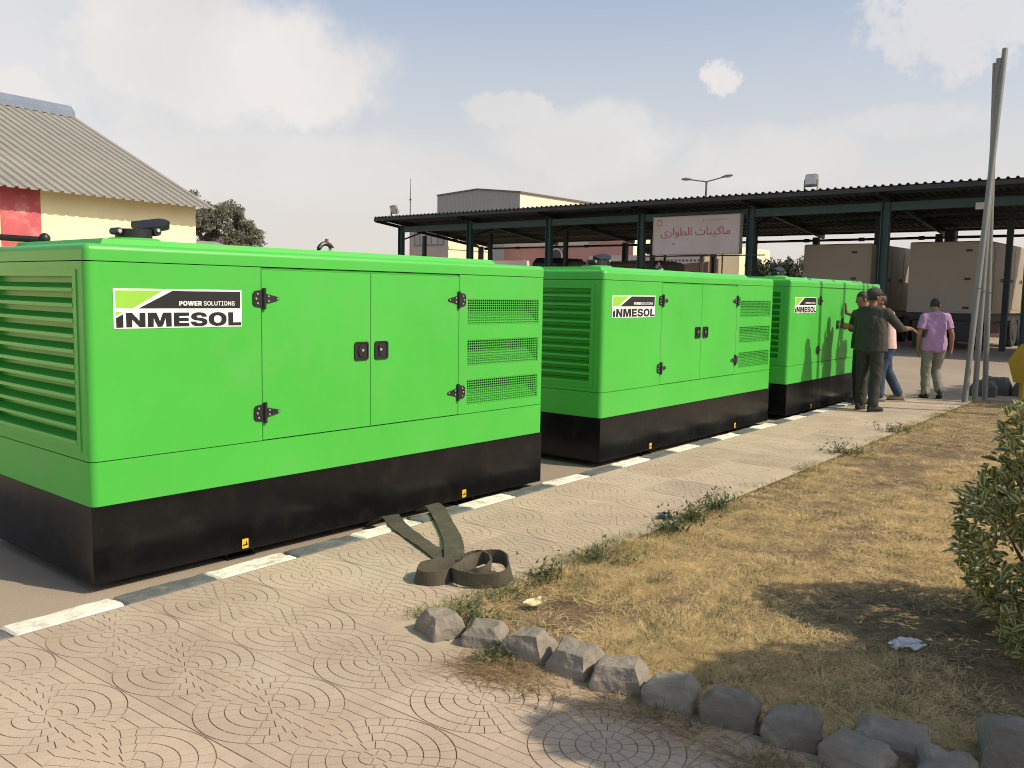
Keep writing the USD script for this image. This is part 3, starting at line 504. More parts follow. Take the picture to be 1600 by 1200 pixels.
b = MB().prism(Polygon([(-.45, -.20), (-.42, .0), (-.20, .22), (.20, .22), (.42, .0), (.45, -.20), (.40, -.20), (0, .05), (-.40, -.20)]), YL, frame((-YL+.2, YD/2, YHR+.05), (0, 1, 0), (0, 0, 1), (1, 0, 0)))
obj("ridge_cap", b.mesh(), RIDGE, yb, smooth=False)

# far warehouse
WH = mat("ribbed_grey_cladding", (0.30, 0.30, 0.26), 0.6, 0.05, .5); WHL = mat("cream_cladding", (0.72, 0.66, 0.46), 0.7, .04, .4)  # second one is the sunlit copy: sun on the side wall put into its colour
wh = thing("warehouse", "grey ribbed warehouse with a low gable rising behind the canopy roof", "warehouse", (75, 63.2, 0), -.02)
pf = Polygon([(-5.8, 0), (5.9, 0), (5.9, 12.1), (0, 12.45), (-5.8, 11.85)])
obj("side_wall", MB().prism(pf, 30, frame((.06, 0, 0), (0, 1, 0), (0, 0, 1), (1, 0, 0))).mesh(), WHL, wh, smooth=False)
cl = MB()
for k in range(59):
    y = -5.8+k*.2; top = 12.45-(y*y)**.5*(.60/5.8 if y < 0 else .35/5.9)
    cl.box(0 if k % 2 else .012, .055, y, y+.1985, 0, top)
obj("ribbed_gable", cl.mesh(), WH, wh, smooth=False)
obj("verge", MB().bar((-.05, -5.95, 11.87), (-.05, 0, 12.5), .12, .16).bar((-.05, 0, 12.5), (-.05, 6.0, 12.13), .12, .16).bar((-.05, -5.9, 11.87), (30, -5.9, 11.87), .16, .16).mesh(), mat("dark_trim", (.12, .11, .1), .6), wh, smooth=False)

# guardhouse of two storeys behind the canopy's far end
GW = mat("beige_shaded_render", (0.42, 0.36, 0.29), 0.9, .06, 1.0); GWL = mat("cream_render", (0.74, 0.62, 0.42), .85, .05, .8)  # shaded and sunlit copies of one render, the light painted into the colour
gh_ = thing("gate_house", "beige two storey gate house with a wide window, seen under the canopy's far end", "building", (46, 41.36, 0), -.03)
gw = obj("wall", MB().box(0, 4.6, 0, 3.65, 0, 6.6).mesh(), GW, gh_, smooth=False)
obj("cream_facing", MB().box(.01, 4.6, -.03, -.002, 0, 6.6).mesh(), GWL, gh_, smooth=False)  # thin sheet on the sun side, its brightness painted in
wn = obj("window", MB().box(-.03, .0-.002, .35, 3.25, 4.66, 6.35).mesh(), mat("window_surround", (.23, .19, .16), .7), gh_, smooth=False)
for k in range(5):
    obj("pane", MB().box(-.045, -.031, .43+k*.56, .43+k*.56+.45, 4.76, 6.28).mesh(), mat("pale_window_glass" if k % 2 else "grey_window_glass", (.34, .34, .30) if k % 2 else (.27, .27, .25), .15), wn, smooth=False)
wn = obj("window", MB().box(1.2, 3.9, -.06, -.032, 4.9, 6.2).mesh(), mat("window_surround", (.23, .19, .16), .7), gh_, smooth=False)
for k in range(3): obj("pane", MB().box(1.3+k*.87, 1.3+k*.87+.75, -.075, -.061, 5.0, 6.1).mesh(), mat("grey_window_glass", (.27, .27, .25), .15), wn, smooth=False)
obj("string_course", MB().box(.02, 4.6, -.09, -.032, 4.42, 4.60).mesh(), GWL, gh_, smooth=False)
mast = thing("antenna_mast", "thin antenna mast standing left of the grey warehouse", "mast", (60, 58.6, 0))
obj("pole", MB().tube([(0, 0, 0), (0, 0, 9.8), (0, 0, 11.7)], [.05, .04, .02], 6).mesh(), PIPE, mast); obj("collar", MB().tube([(0, 0, 9.75), (0, 0, 9.9)], .09, 8).mesh(), PIPE, mast)

# pink building, walls and fences beyond the canopy
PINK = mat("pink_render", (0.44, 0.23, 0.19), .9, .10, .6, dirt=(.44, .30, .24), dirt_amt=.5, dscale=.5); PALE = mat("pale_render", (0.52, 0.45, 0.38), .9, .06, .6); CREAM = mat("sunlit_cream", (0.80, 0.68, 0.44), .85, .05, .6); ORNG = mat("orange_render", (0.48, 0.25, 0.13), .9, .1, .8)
pk = thing("pink_building", "pink building with a round painted emblem, beyond the canopy's rear posts", "building", (52, 30.4, 0), -.02)
obj("wall", MB().box(0, 9, 0, 11.0, 0, 5.3).mesh(), PINK, pk, smooth=False)
obj("pale_band", MB().box(-.05, -.002, 3.5, 11.0, 4.78, 5.28).mesh(), PALE, pk, smooth=False)
obj("cream_side", MB().box(.01, 9, -.04, -.002, 0, 5.3).mesh(), CREAM, pk, smooth=False)  # sun side of the pink block, sunlight painted as a lighter sheet
em = obj("round_emblem", MB().prism(Point(0, 0).buffer(.62), .02, frame((-.002, 6.2, 4.15), (0, -1, 0), (0, 0, 1), (-1, 0, 0))).mesh(), mat("dark_emblem", (.05, .05, .055), .7), pk, smooth=False)
obj("white_ring", MB().prism(Point(0, 0).buffer(.56).difference(Point(-.05, 0).buffer(.46)), .02, frame((-.023, 6.2, 4.15), (0, -1, 0), (0, 0, 1), (-1, 0, 0))).mesh(), PALE, em, smooth=False)
pw = thing("pale_wall", "pale rendered boundary wall in front of the pink building", "wall", (49, 22.0, 0), -.02)
obj("panel", MB().box(0, .25, 15.4, 19.8, 0, 3.75).mesh(), PALE, pw, smooth=False); obj("panel", MB().box(0, .25, 2.0, 10.0, 0, 4.0).mesh(), PALE, pw, smooth=False)
obj("sloped_end", MB().prism(Polygon([(0, 0), (.85, 0), (.5, 3.72), (0, 3.72)]), .25, frame((0, 15.398, 0), (0, -1, 0), (0, 0, 1), (-1, 0, 0))).mesh(), PALE, pw, smooth=False)
BRN = mat("brown_wall_paint", (0.17, 0.10, 0.065), .85, .2, 1.5)
bw = thing("brown_wall", "low brown wall edged with dry plants, seen below the Arabic sign", "wall", (45, 21.6, 0), -.03)
obj("panel", MB().prism(Polygon([(0, 0), (7.6, 0), (7.6, 3.05), (4.4, 3.10), (0, 3.42)]).buffer(0), .2, frame((0, 7.0, 0), (0, -1, 0), (0, 0, 1), (-1, 0, 0)) if False else frame((0, 0, 0), (0, 1, 0), (0, 0, 1), (1, 0, 0))).mesh(), BRN, bw, smooth=False)
cb = thing("cream_building", "sunlit cream building glimpsed under the right end of the Arabic sign", "building", (58, 27.2, 0), -.02)
obj("wall", MB().box(0, 5, -1.6, 2.2, 0, 4.9).mesh(), CREAM, cb, smooth=False); obj("door", MB().box(-.03, -.002, -.1, .25, 0, 4.1).mesh(), BRN, cb, smooth=False)
obj("cream_side", MB().box(.01, 5, -1.64, -1.602, 0, 4.9).mesh(), CREAM, cb, smooth=False)
ow = thing("orange_wall", "orange rendered wall with white balustrade at the right edge, past the tan enclosures", "wall", (45, 3.0, 0), -.02)
obj("panel", MB().box(0, .3, -14, 3.9, 0, 2.62).mesh(), ORNG, ow, smooth=False); obj("coping", MB().box(-.08, .38, -14, 3.95, 2.62, 2.78).mesh(), CREAM, ow, smooth=False)
for k in range(26): obj("baluster", MB().tube([(.15, 3.7-k*.33, 2.78), (.15, 3.7-k*.33, 2.95), (.15, 3.7-k*.33, 3.1)], [.05, .09, .05], 6).mesh(), CREAM, ow)
ob = thing("orange_back_wall", "orange wall seen between the trailer wheels behind the purple shirt", "wall", (44.5, 9.5, 0))
obj("panel", MB().box(0, .3, -3.6, 4, .75, 2.3).box(0, .3, -3.6, 4, 0, .3).mesh(), ORNG, ob, smooth=False)
sr = thing("blue_gabled_shed", "small shed roof with a blue gable below the big tree", "shed", (29.0, 45, 0))
obj("wall", MB().box(-6, 2.6, 0, 4, 0, 3.7).mesh(), PALE, sr, smooth=False)
obj("roof", MB().prism(Polygon([(-.3, 3.65), (4.3, 3.65), (2, 4.25)]), 9, frame((-6.2, 0, 0), (0, 1, 0), (0, 0, 1), (1, 0, 0))).mesh(), ROOFM, sr, smooth=False)
obj("blue_gable", MB().prism(Polygon([(-.35, 3.6), (4.35, 3.6), (2, 4.32)]), .05, frame((2.82, 0, 0), (0, 1, 0), (0, 0, 1), (1, 0, 0))).mesh(), mat("blue_paint", (.04, .10, .22), .5), sr, smooth=False)

# street lamp with two arms
sl_ = thing("street_lamp", "double armed street lamp rising over the canopy roof", "street lamp", (45, 21.9, 0), CA)
obj("pole", MB().tube([(0, 0, 0), (0, 0, 7.68)], [.09, .055], 10).mesh(), mat("rusty_pole", (.14, .10, .08), .7), sl_)
for s in (1, -1):
    e = np.array([0, s*1.0, 7.68+.16]); obj("arm", MB().tube([(0, 0, 7.66), e], .035, 8).mesh(), LAMP, sl_)
    h = m3.Manifold.batch_hull([m3.Manifold.sphere(.05, 12).translate([0, s*.92, 7.84]), m3.Manifold.sphere(.11, 14).scale([1, 1, .7]).translate([0, s*1.22, 7.89]), m3.Manifold.sphere(.05, 12).translate([0, s*1.5, 7.90])])
    hh = obj("lamp_head", from_man(h), LAMP, sl_); obj("lens", from_man(m3.Manifold.sphere(.10, 14).scale([.8, 1.5, .5]).translate([0, s*1.27, 7.835])), LAMPG, hh)

# ------------------------------------------------------------------ tan enclosures on trailers
TAN = mat("tan_paint", (0.31, 0.265, 0.195), 0.5, .05, 1.0, dirt=(.30, .25, .18), dirt_amt=.5, dscale=1.5); TRAIL = mat("trailer_black", (0.012, 0.013, 0.016), .55, .3, 3.0); TYRE = mat("tyre_rubber", (.018, .018, .018), .8, .2, 8.0)
def enclosure(name, label, loc):
    t = thing("trailer_enclosure", label, "generator", loc, CA, "tan enclosures on trailers under the canopy")
    r = .06
    body = m3.Manifold.batch_hull([m3.Manifold.cylinder(2.24, r, r, 12).translate([x, y, 1.18]) for x in (r, 6.3-r) for y in (r, 2.42-r)]+[m3.Manifold.sphere(r, 12).translate([x, y, 3.42]) for x in (r, 6.3-r) for y in (r, 2.42-r)])
    obj("body", from_man(body), TAN, t, smooth=40)
    obj("end_door", MB().box(-.014, -.002, .10, 2.30, 1.24, 3.38, ch=.004).mesh(), TAN, t, smooth=False)
    for z in (3.18, 2.28, 1.36): obj("door_hinge", MB().box(-.03, -.015, .50, .68, z-.035, z+.035).mesh(), TRAIL, t, smooth=False)
    for x in (1.3, 2.6, 3.9):
        d = obj("side_door", MB().box(x-.62, x+.62, -.014, -.002, 1.30, 3.25).mesh(), TAN, t, smooth=False); obj("handle", MB().box(x+.45, x+.52, -.03, -.015, 2.2, 2.32).box(x+.25, x+.32, -.03, -.015, 2.2, 2.32).mesh(), TRAIL, d, smooth=False)
    ch = MB().box(.05, 6.5, .10, .22, .92, 1.17).box(.05, 6.5, 2.20, 2.32, .92, 1.17)
    for x in (.05, 1.5, 3.0, 4.5, 6.3): ch.box(x, x+.12, .22, 2.20, .95, 1.165)
    obj("chassis", ch.mesh(), TRAIL, t, smooth=False)
    obj("fuel_tank", MB().box(1.0, 3.4, .30, 2.1, .50, .94).mesh(), TRAIL, t, smooth=False)
    for x in (4.1, 5.2):
        for y in (.02, 2.12):
            prof = np.array([(.0001, 0), (.24, 0), (.27, .03), (.47, .02), (.50, .06), (.50, .24), (.47, .28), (.27, .27), (.24, .28), (.0001, .26)])
            wm = trimesh.creation.revolve(prof, sections=28); wm.apply_transform(trimesh.transformations.rotation_matrix(-PI/2, [1, 0, 0])); wm.apply_translation([x, y, .5]); obj("wheel", wm, TYRE, t)
    for y in (.15, 2.25): obj("landing_leg", MB().box(.55, .68, y-.06, y+.06, .03, .93).box(.45, .78, y-.15, y+.15, .0, .03).mesh(), TRAIL, t, smooth=False)
    for y in (.45, 1.97): wm = trimesh.creation.revolve(np.array([(.0001, 0), (.22, 0), (.25, .03), (.44, .02), (.46, .06), (.46, .2), (.44, .24), (.25, .23), (.0001, .22)]), sections=24); wm.apply_transform(trimesh.transformations.rotation_matrix(-PI/2, [1, 0, 0])); wm.apply_translation([.55+.6, y-.1, .46]); obj("wheel", wm, TYRE, t)
    [obj("mud_flap", MB().box(.10, .13, q, q+.7, .25, .93).mesh(), TRAIL, t, smooth=False) for q in (.25, 1.5)]
    return t
enclosure("a", "tan enclosure on a trailer, nearer the poles, at the right under the canopy", (31.6, 5.62, 0))
enclosure("b", "tan enclosure standing left of the big canopy post, partly hidden by the farthest generator", (31.9, 9.28, 0))

# stored things under the canopy, seen over the generators
st = thing("covered_truck", "dark truck body under an olive tarpaulin, parked beneath the canopy", "truck", (33.0, 17.0, 0), CA)
bd = MB().box(0, 2.4, 1.2, 6.2, 1.0, 3.0, ch=.15).mesh(); obj("tarpaulin", displaced(bd.subdivide().subdivide().subdivide(), .06, 2.0, 3), mat("olive_tarpaulin", (.085, .085, .055), .8, .2, 2.0), st, smooth=50)
obj("cab", MB().box(0, 2.2, 6.25, 8.1, .9, 3.18, ch=.25).mesh(), TRAIL, st); obj("deck", MB().box(.1, 2.3, 0, 8, .7, 1.0).mesh(), TRAIL, st, smooth=False)
for y in (1.4, 3.0, 6.8): wm = trimesh.creation.revolve(np.array([(.0001, 0), (.22, 0), (.25, .03), (.44, .02), (.46, .06), (.46, .2), (.44, .24), (.25, .23), (.0001, .22)]), sections=24); wm.apply_transform(trimesh.transformations.rotation_matrix(PI/2, [0, 1, 0])); wm.apply_translation([-.02, y, .47]); obj("wheel", wm, TYRE, st)
rl = thing("rolled_awning", "dark rolled awning with a pale fringe, held on a frame beneath the canopy", "awning", (37.5, 18.6, 0), CA)
obj("roll", MB().tube([(0, 2.6, 3.72), (0, 1.2, 3.66), (0, -.6, 3.48)], [.26, .24, .14], 12).mesh(), TRAIL, rl); obj("frame", MB().box(-.05, .05, 1.6, 1.7, 0, 3.55).box(-.05, .05, -.3, -.2, 0, 3.45).mesh(), TRAIL, rl, smooth=False)
fr = MB()
for k in range(12): fr.box(-.02, .0, -.4+k*.2, -.28+k*.2, 3.12, 3.22)
obj("fringe", fr.mesh(), PALE, rl, smooth=False)

# ------------------------------------------------------------------ leaning poles, yellow board
GALV = mat("galvanised_tube", (0.20, 0.198, 0.182), 0.5, .12, 3.0, metallic=.25, dirt=(.22, .20, .16), dirt_amt=.5, dscale=4.0)
for lab, a, b_, in (("grey pole leaning most, its foot nearest the camera", (14.48, 2.77, .05), (15.25, 2.70, 5.32)), ("middle grey pole of the leaning three", (15.05, 2.74, .05), (15.22, 2.765, 5.18)), ("rearmost grey pole of the leaning three, standing nearly upright", (15.62, 2.70, .05), (15.30, 2.825, 5.14))):
    a, b_ = np.array(a), np.array(b_); t = thing("leaning_pole", lab, "pole", a)
    d = b_-a; o = trimesh.creation.annulus(.033, .041, np.linalg.norm(d), sections=20); o.apply_translation([0, 0, np.linalg.norm(d)/2])
    o.apply_transform(trimesh.geometry.align_vectors([0, 0, 1], d/np.linalg.norm(d))); obj("tube", o, GALV, t, smooth=40)
    p = d*.33; obj("eyelet", MB().tube([p-np.array([.05, 0.03, 0]), p-np.array([.11, 0.05, 0])], .012, 8).mesh(), GALV, t)
YEL = mat("yellow_board_paint", (0.52, 0.29, 0.02), .55, .08, 3.0)
yb_ = thing("yellow_board", "yellow pentagonal notice board on two legs at the right edge", "sign", (16.5, 2.45, .0), -.45)
obj("board", MB().prism(Polygon([(-.10, .64), (.10, .92), (.80, .95), (.80, .30), (.02, .30)]).buffer(0), .04, frame((0, 0, 0), (0, -1, 0), (0, 0, 1), (-1, 0, 0))).mesh(), YEL, yb_, smooth=False)
for y in (-.13, -.62): obj("leg", MB().box(.002, .05, y-.03, y+.03, -.05, .93).mesh(), YEL, yb_, smooth=False)

for lab, x, y, lean in (("tall pole standing to the right of the view, nearer of two", 13.72, .85, .10), ("tall pole standing to the right of the view, farther of two", 14.75, .75, .0)):
    t = thing("flag_pole", lab, "pole", (x, y, .05)); obj("tube", MB().tube([(.45*lean*3, 0, 0), (-lean*3*.1, 0, 6.5)], .05, 12).mesh(), GALV, t)

# ------------------------------------------------------------------ strap, stones, litter
WEB = mat("olive_webbing", (0.062, 0.054, 0.034), 0.9, .2, 20.0, bump=.003, bscale=160.0, dirt=(.13, .11, .072), dirt_amt=.6, dscale=7.0)
def spline(P, n=60):
    from scipy.interpolate import CubicSpline
    P = np.array(P, float); t = np.r_[0, np.cumsum(np.linalg.norm(np.diff(P[:, :3], axis=0), axis=1))]; u = np.linspace(0, t[-1], n); return CubicSpline(t, P)(u)
def ribbon(P, w, th=.008, n=60):
    """P rows: x, y, z, then the direction across the band"""
    S = spline(P, n); v = []; f = []
    for i in range(n):
        p, c = S[i, :3], S[i, 3:6]; d = S[min(i+1, n-1), :3]-S[max(i-1, 0), :3]; d /= np.linalg.norm(d); c = c-d*(c@d); c /= np.linalg.norm(c); nn = np.cross(d, c)
        wob = .003*math.sin(i*.31)+.002*math.sin(i*.83+1)
        v += [p-c*w/2+nn*(th/2+wob), p+c*w/2+nn*(th/2-wob), p+c*w/2-nn*(th/2+wob), p-c*w/2-nn*(th/2-wob)]
    for i in range(n-1):
        for k in range(4): a, b = 4*i+k, 4*i+(k+1) % 4; f += [[a, b, b+4], [a, b+4, a+4]]
    f += [[0, 2, 1], [0, 3, 2], [4*n-4, 4*n-3, 4*n-2], [4*n-4, 4*n-2, 4*n-1]]
    return trimesh.Trimesh(np.array(v), f, process=False)
strap = thing("lifting_strap", "worn olive lifting strap lying looped across the pavement by the nearest generator", "strap", (0, 0, 0))
z = .128
obj("left_tail", ribbon([(4.16, 4.42, .03, 1, .25, 0), (4.10, 4.16, .128, .95, .3, 0), (4.02, 4.05, z+.006, .9, .35, .1), (3.86, 3.74, z, .9, .4, 0), (3.72, 3.44, z+.002, .9, .4, 0), (3.64, 3.28, z+.004, .9, .4, 0)], .105), WEB, strap, smooth=40)
obj("right_tail", ribbon([(4.60, 4.36, .05, .95, -.2, 0), (4.49, 4.14, .134, .95, -.3, .1), (4.40, 4.02, z+.008, .92, -.3, 0), (4.12, 3.68, z+.004, .85, -.45, 0), (3.86, 3.40, z+.014, .8, -.5, 0), (3.62, 3.18, z+.02, .8, -.55, .1), (3.47, 3.03, z+.010, .75, -.6, 0)], .115), WEB, strap, smooth=40)
up = lambda x, y, zz, tx=0, ty=0: (x, y, zz, tx, ty, 1)
LOOPS = [[up(3.60, 3.16, .155, .7, .5), up(3.47, 3.15, .160, .3, .3), up(3.36, 3.17, .163, .1, .2), up(3.29, 3.15, .160, .2, -.1), up(3.25, 3.09, .155, .2, 0), up(3.29, 3.02, .155, .0, .2), up(3.42, 3.01, .16, 0, .3), up(3.56, 3.03, .172, .1, .4), up(3.65, 3.0, .19, .2, .3), up(3.69, 2.92, .20, .2, .1), up(3.63, 2.81, .185, -.1, .2), up(3.55, 2.745, .172, -.2, .2), up(3.47, 2.745, .168, 0, .1), up(3.40, 2.80, .166), up(3.36, 2.90, .166, .1, .1), up(3.40, 3.0, .160, .2, .2)],
         [up(3.60, 3.10, .165, .5, .4), up(3.66, 3.03, .19, .3, .3), up(3.63, 2.95, .19, .2, .3), up(3.57, 2.89, .175, .4, .1), up(3.51, 2.885, .165, .2, 0), up(3.47, 2.91, .16, 0, .1)]]
obj("loop", ribbon(LOOPS[0], .072, .009, 130), WEB, strap, smooth=40); obj("inner_fold", ribbon(LOOPS[1], .062, .009, 50), WEB, strap, smooth=40)

STONE = mat("grey_kerb_stone", (0.225, 0.198, 0.158), 0.92, .14, 6.0, bump=.006, bscale=55.0, spec=.2, rnd=.22, dirt=(.34, .285, .205), dirt_amt=.85, dscale=7.0)
def block(seed, sx, sy, sz, cut=.35):
    r = np.random.default_rng(seed); p = []
    for ix in (-1, 1):
        for iy in (-1, 1):
            p.append([ix*sx/2*r.uniform(.92, 1.05), iy*sy/2*r.uniform(.92, 1.05), -.12]); p.append([ix*sx/2*r.uniform(.9, 1.02), iy*sy/2*r.uniform(.9, 1.02), sz*r.uniform(.45, .62)])
            p.append([ix*sx/2*r.uniform(.55, .72), iy*sy/2*r.uniform(.5, .8), sz*r.uniform(.94, 1.05)])
    m = trimesh.convex.convex_hull(np.array(p))
    for _ in range(5): m = m.subdivide() if len(m.faces) < 2500 else m
    m = trimesh.smoothing.filter_taubin(m, iterations=4) if False else m
    v = m.vertices; n = np.array(m.vertex_normals); m.vertices = v+n*((meshkit.fbm(v*13+seed, 4, seed)-.5)*.042)[:, None]; return m
SP = [("at the corner where the paving meets the lawn", 2.835, 2.575, .25, .27), ("second from the corner, tufts of grass against it", 2.88, 2.35, .23, .24), ("with straw heaped at its foot", 2.91, 2.13, .26, .28), ("tipped slab with a pinkish face", 2.90, 1.905, .27, .29), ("fifth from the corner and still in full sun", 2.895, 1.685, .26, .29), ("half in shade beside the round shadow", 2.90, 1.465, .26, .28), ("flat topped and wholly in shade", 2.91, 1.245, .28, .28), ("in shade, eighth from the corner", 2.915, 1.02, .27, .26), ("at the bottom edge of the photo, mostly cropped", 2.87, .79, .28, .26), ("pale slab set back behind the row", 3.09, .74, .32, .20), ("cropped, between the pale slab and the dark stone", 2.98, .54, .26, .24), ("large dark one at the bottom right corner", 3.25, .40, .27, .36), ("behind the large dark one, at the frame edge", 3.30, .24, .24, .30)]
for k, (lb, x, y, s, h) in enumerate(SP):
    t = obj("edging_stone", block(30+k, s*.64, s*.74, h*.36), STONE, smooth=55)
    x_ = UsdGeom.Xformable(t); x_.AddTranslateOp().Set(Gf.Vec3d(x, y, .115)); x_.AddRotateXYZOp().Set(Gf.Vec3f(*(rng.uniform(-9, 9, 2)), rng.uniform(-25, 25)))
    tag(t, "rough grey concrete edging stone "+lb, "stone", "row of edging stones along the lawn")
for k, (lb, x, y, s) in enumerate((("left one of the dark lumps behind the poles", 16.9, 2.95, .32), ("middle one of the dark lumps behind the poles", 17.4, 2.85, .36), ("right one of the dark lumps, by the yellow board", 17.4, 2.35, .34))):
    t = obj("rough_stone", block(70+k, s*1.3, s*1.3, s*.75), mat("dark_stone", (.085, .08, .07), .9, .2, 5.0), smooth=28); UsdGeom.Xformable(t).AddTranslateOp().Set(Gf.Vec3d(x, y, .02)); tag(t, lb, "stone")
# litter
def scrap(name, label, cat, loc, rot, sx, sy, amp, m, seed, outline=None, curl=0.0):
    n = 22; X, Y = np.meshgrid(np.linspace(-1, 1, n), np.linspace(-1, 1, n), indexing="ij"); w = 1.0 if outline is None else outline(X)
    p = np.stack([X*sx, Y*sy*w, 0*X], -1).reshape(-1, 3); q = np.stack([X, Y, 0*X], -1).reshape(-1, 3)
    p[:, 2] = amp*(np.abs(meshkit.fbm(q*3.2+seed, 4, seed)-.5)*2)**.8*1.6+curl*(q[:, 1]**2)*sy+.3*curl*(q[:, 0]**2)*sx; p[:, 0] += amp*(meshkit.noise(q*4+9, seed)-.5)*2; p[:, 1] += amp*(meshkit.noise(q*4+3, seed)-.5)*2
    g = sheet(-1, 1, -1, 1, 0, n-1, n-1); t = obj(name, trimesh.Trimesh(p, g.faces, process=False), m, smooth=25); x_ = UsdGeom.Xformable(t); x_.AddTranslateOp().Set(Gf.Vec3d(*loc)); x_.AddRotateXYZOp().Set(Gf.Vec3f(8, -6, rot)); return tag(t, label, cat)
scrap("crumpled_wrapper", "crumpled white wrapper lying on the dry grass", "litter", (4.02, .93, .128), -50, .06, .032, .022, mat("white_wrapper", (.62, .62, .63), .4), 5)
scrap("dead_leaf", "pale yellow dead leaf curled on the grass near the strap", "leaf", (3.36, 2.44, .132), -35, .055, .032, .008, mat("pale_dead_leaf", (.66, .58, .34), .8), 2, lambda X: np.sqrt(np.clip(1-X*X, .01, 1)), .55)
scrap("bottle_scrap", "small dark plastic piece on the edge of the sidewalk", "litter", (5.32, 2.80, .125), 20, .04, .03, .03, mat("dark_plastic", (.06, .07, .08), .4), 3)

# ------------------------------------------------------------------ dry grass
GRASS = {}
for nm, c in (("straw", (.66, .51, .26)), ("tan_straw", (.48, .35, .18)), ("dull_green_grass", (.125, .135, .055)), ("dead_brown_grass", (.24, .17, .095))): GRASS[nm] = mat(nm, c, .8, .22, 14.0, spec=.15, rnd=.22, trans=.25)
def blade(base, ang, length, width, lean, curl, r):
    d = np.array([math.cos(ang), math.sin(ang), 0]); s = np.array([-d[1], d[0], 0]); P = []; n = 3
    for i in range(n+1):
        t = i/n; p = base+d*length*(lean*t+curl*t*t)+np.array([0, 0, length*(1-lean*.8)*t*(1-.55*curl*t)]); w = width*(1-t*.92)/2; P += [p-s*w, p+s*w]
    return np.array(P), np.array([[2*i, 2*i+1, 2*i+3] for i in range(n)]+[[2*i, 2*i+3, 2*i+2] for i in range(n)])
def clump(seed, nb, rad, l0, l1, lean0, lean1, w=.0045):
    r = np.random.default_rng(seed); V, F, o = [], [], 0
    for _ in range(nb):
        q = r.normal(0, rad/2, 2); P, f = blade(np.array([*q, -.008]), r.uniform(0, 2*PI), r.uniform(l0, l1), w*r.uniform(.6, 1.4), r.uniform(lean0, lean1), r.uniform(0, .9), r); V.append(P); F.append(f+o); o += len(P)
    return trimesh.Trimesh(np.vstack(V), np.vstack(F), process=False)
def scatter(name, protos, pos, rot, scl, idx, normal=False):
    pi = UsdGeom.PointInstancer.Define(stage, "/World/"+name); tag(pi.GetPrim(), None, None, None, "stuff")
    for k, (m, look) in enumerate(protos): pr = usdkit.mesh(stage, f"/World/{name}/clump_{k+1:03d}", m, look, False); pi.GetPrototypesRel().AddTarget(pr.GetPath())
    pi.CreateProtoIndicesAttr(Vt.IntArray.FromNumpy(idx.astype(np.int32))); pi.CreatePositionsAttr(Vt.Vec3fArray.FromNumpy(pos.astype(np.float32)))
    pi.CreateScalesAttr(Vt.Vec3fArray.FromNumpy(np.repeat(scl[:, None], 3, 1).astype(np.float32)))
    pi.CreateOrientationsAttr(Vt.QuathArray([Gf.Quath(float(math.cos(a/2)), 0, 0, float(math.sin(a/2))) for a in rot]))
    return pi.GetPrim()
P_ = [(clump(1, 44, .10, .03, .075, .55, .95), GRASS["straw"]), (clump(2, 44, .10, .03, .08, .6, .98), GRASS["straw"]), (clump(3, 40, .09, .03, .07, .5, .95), GRASS["tan_straw"]), (clump(4, 40, .11, .025, .06, .6, .98), GRASS["tan_straw"]),
      (clump(5, 34, .06, .03, .08, .2, .7), GRASS["dull_green_grass"]), (clump(6, 30, .08, .02, .05, .4, .9), GRASS["dead_brown_grass"]), (clump(7, 26, .14, .08, .17, .7, .98, .003), GRASS["straw"])]
NP = 30000
u = rng.random((NP*3, 2)); x = 2.95+(15.1-2.95)*u[:, 0]**1.5; y = 2.76-(9.0)*u[:, 1]**1.35
ang = np.degrees(np.arctan2(y, x)); keep = (ang > 5.5-4.0/x*3) & (y > -3); x, y = x[keep], y[keep]
patch = meshkit.fbm(np.stack([x*.9, y*.9, 0*x], 1), 4, 21); fine = meshkit.fbm(np.stack([x*4, y*4, 0*x], 1), 3, 8)
edge = np.exp(-(2.76-y)/.12)
dens = np.clip((patch-.445)*6.5, .06, 1)*np.clip(fine*1.8-.2, .15, 1)+edge*.25
bare = np.exp(-(((x-6.2)/1.9)**2+((y-2.2)/.55)**2)); dens *= 1-.75*bare
k = rng.random(len(x)) < dens; x, y = x[k], y[k]; edge = edge[k]; fine = fine[k]; patch = patch[k]
r_ = rng.random(len(x)); idx = np.where(r_ < .30, 0, np.where(r_ < .56, 1, np.where(r_ < .73, 2, np.where(r_ < .88, 3, np.where(r_ < .915, 4, np.where(r_ < .95, 5, 6))))))
gr = (rng.random(len(x)) < edge*.35+.06*(fine > .62)); idx = np.where(gr, 4, idx)
pz_ = .10+lawn_z(np.stack([x, y, 0*x], 1)); print("grass clumps", len(x))
scatter("dry_grass", P_, np.stack([x, y, pz_], 1), rng.uniform(0, 2*PI, len(x)), rng.uniform(.6, 1.25, len(x))*(1+.35*edge), idx)
# straw and torn grass lying at the foot of the stones
n = 130; y = rng.uniform(.2, 2.3, n); x = 2.70+rng.normal(0, .045, n)+.03*np.sin(y*5); k = np.concatenate([np.stack([x, y], 1), np.stack([rng.normal(2.74, .07, 60), rng.normal(2.14, .09, 60)], 1)])
n = len(k); scatter("loose_straw", [(clump(11, 30, .10, .05, .12, .8, .99, .004), GRASS["tan_straw"]), (clump(12, 26, .10, .05, .13, .75, .99, .004), GRASS["dead_brown_grass"]), (clump(13, 14, .07, .05, .12, .3, .9, .004), GRASS["dull_green_grass"])], np.stack([k[:, 0], k[:, 1], np.full(n, .122)], 1), rng.uniform(0, 6.28, n), rng.uniform(.6, 1.1, n), rng.choice([0, 0, 1, 1, 1, 2], n))
n = 420; x = 3.0+11*rng.random(n)**1.4; y = 2.7-2.6*rng.random(n); k = np.degrees(np.arctan2(y, x)) > 4; x, y = x[k], y[k]; n = len(x)
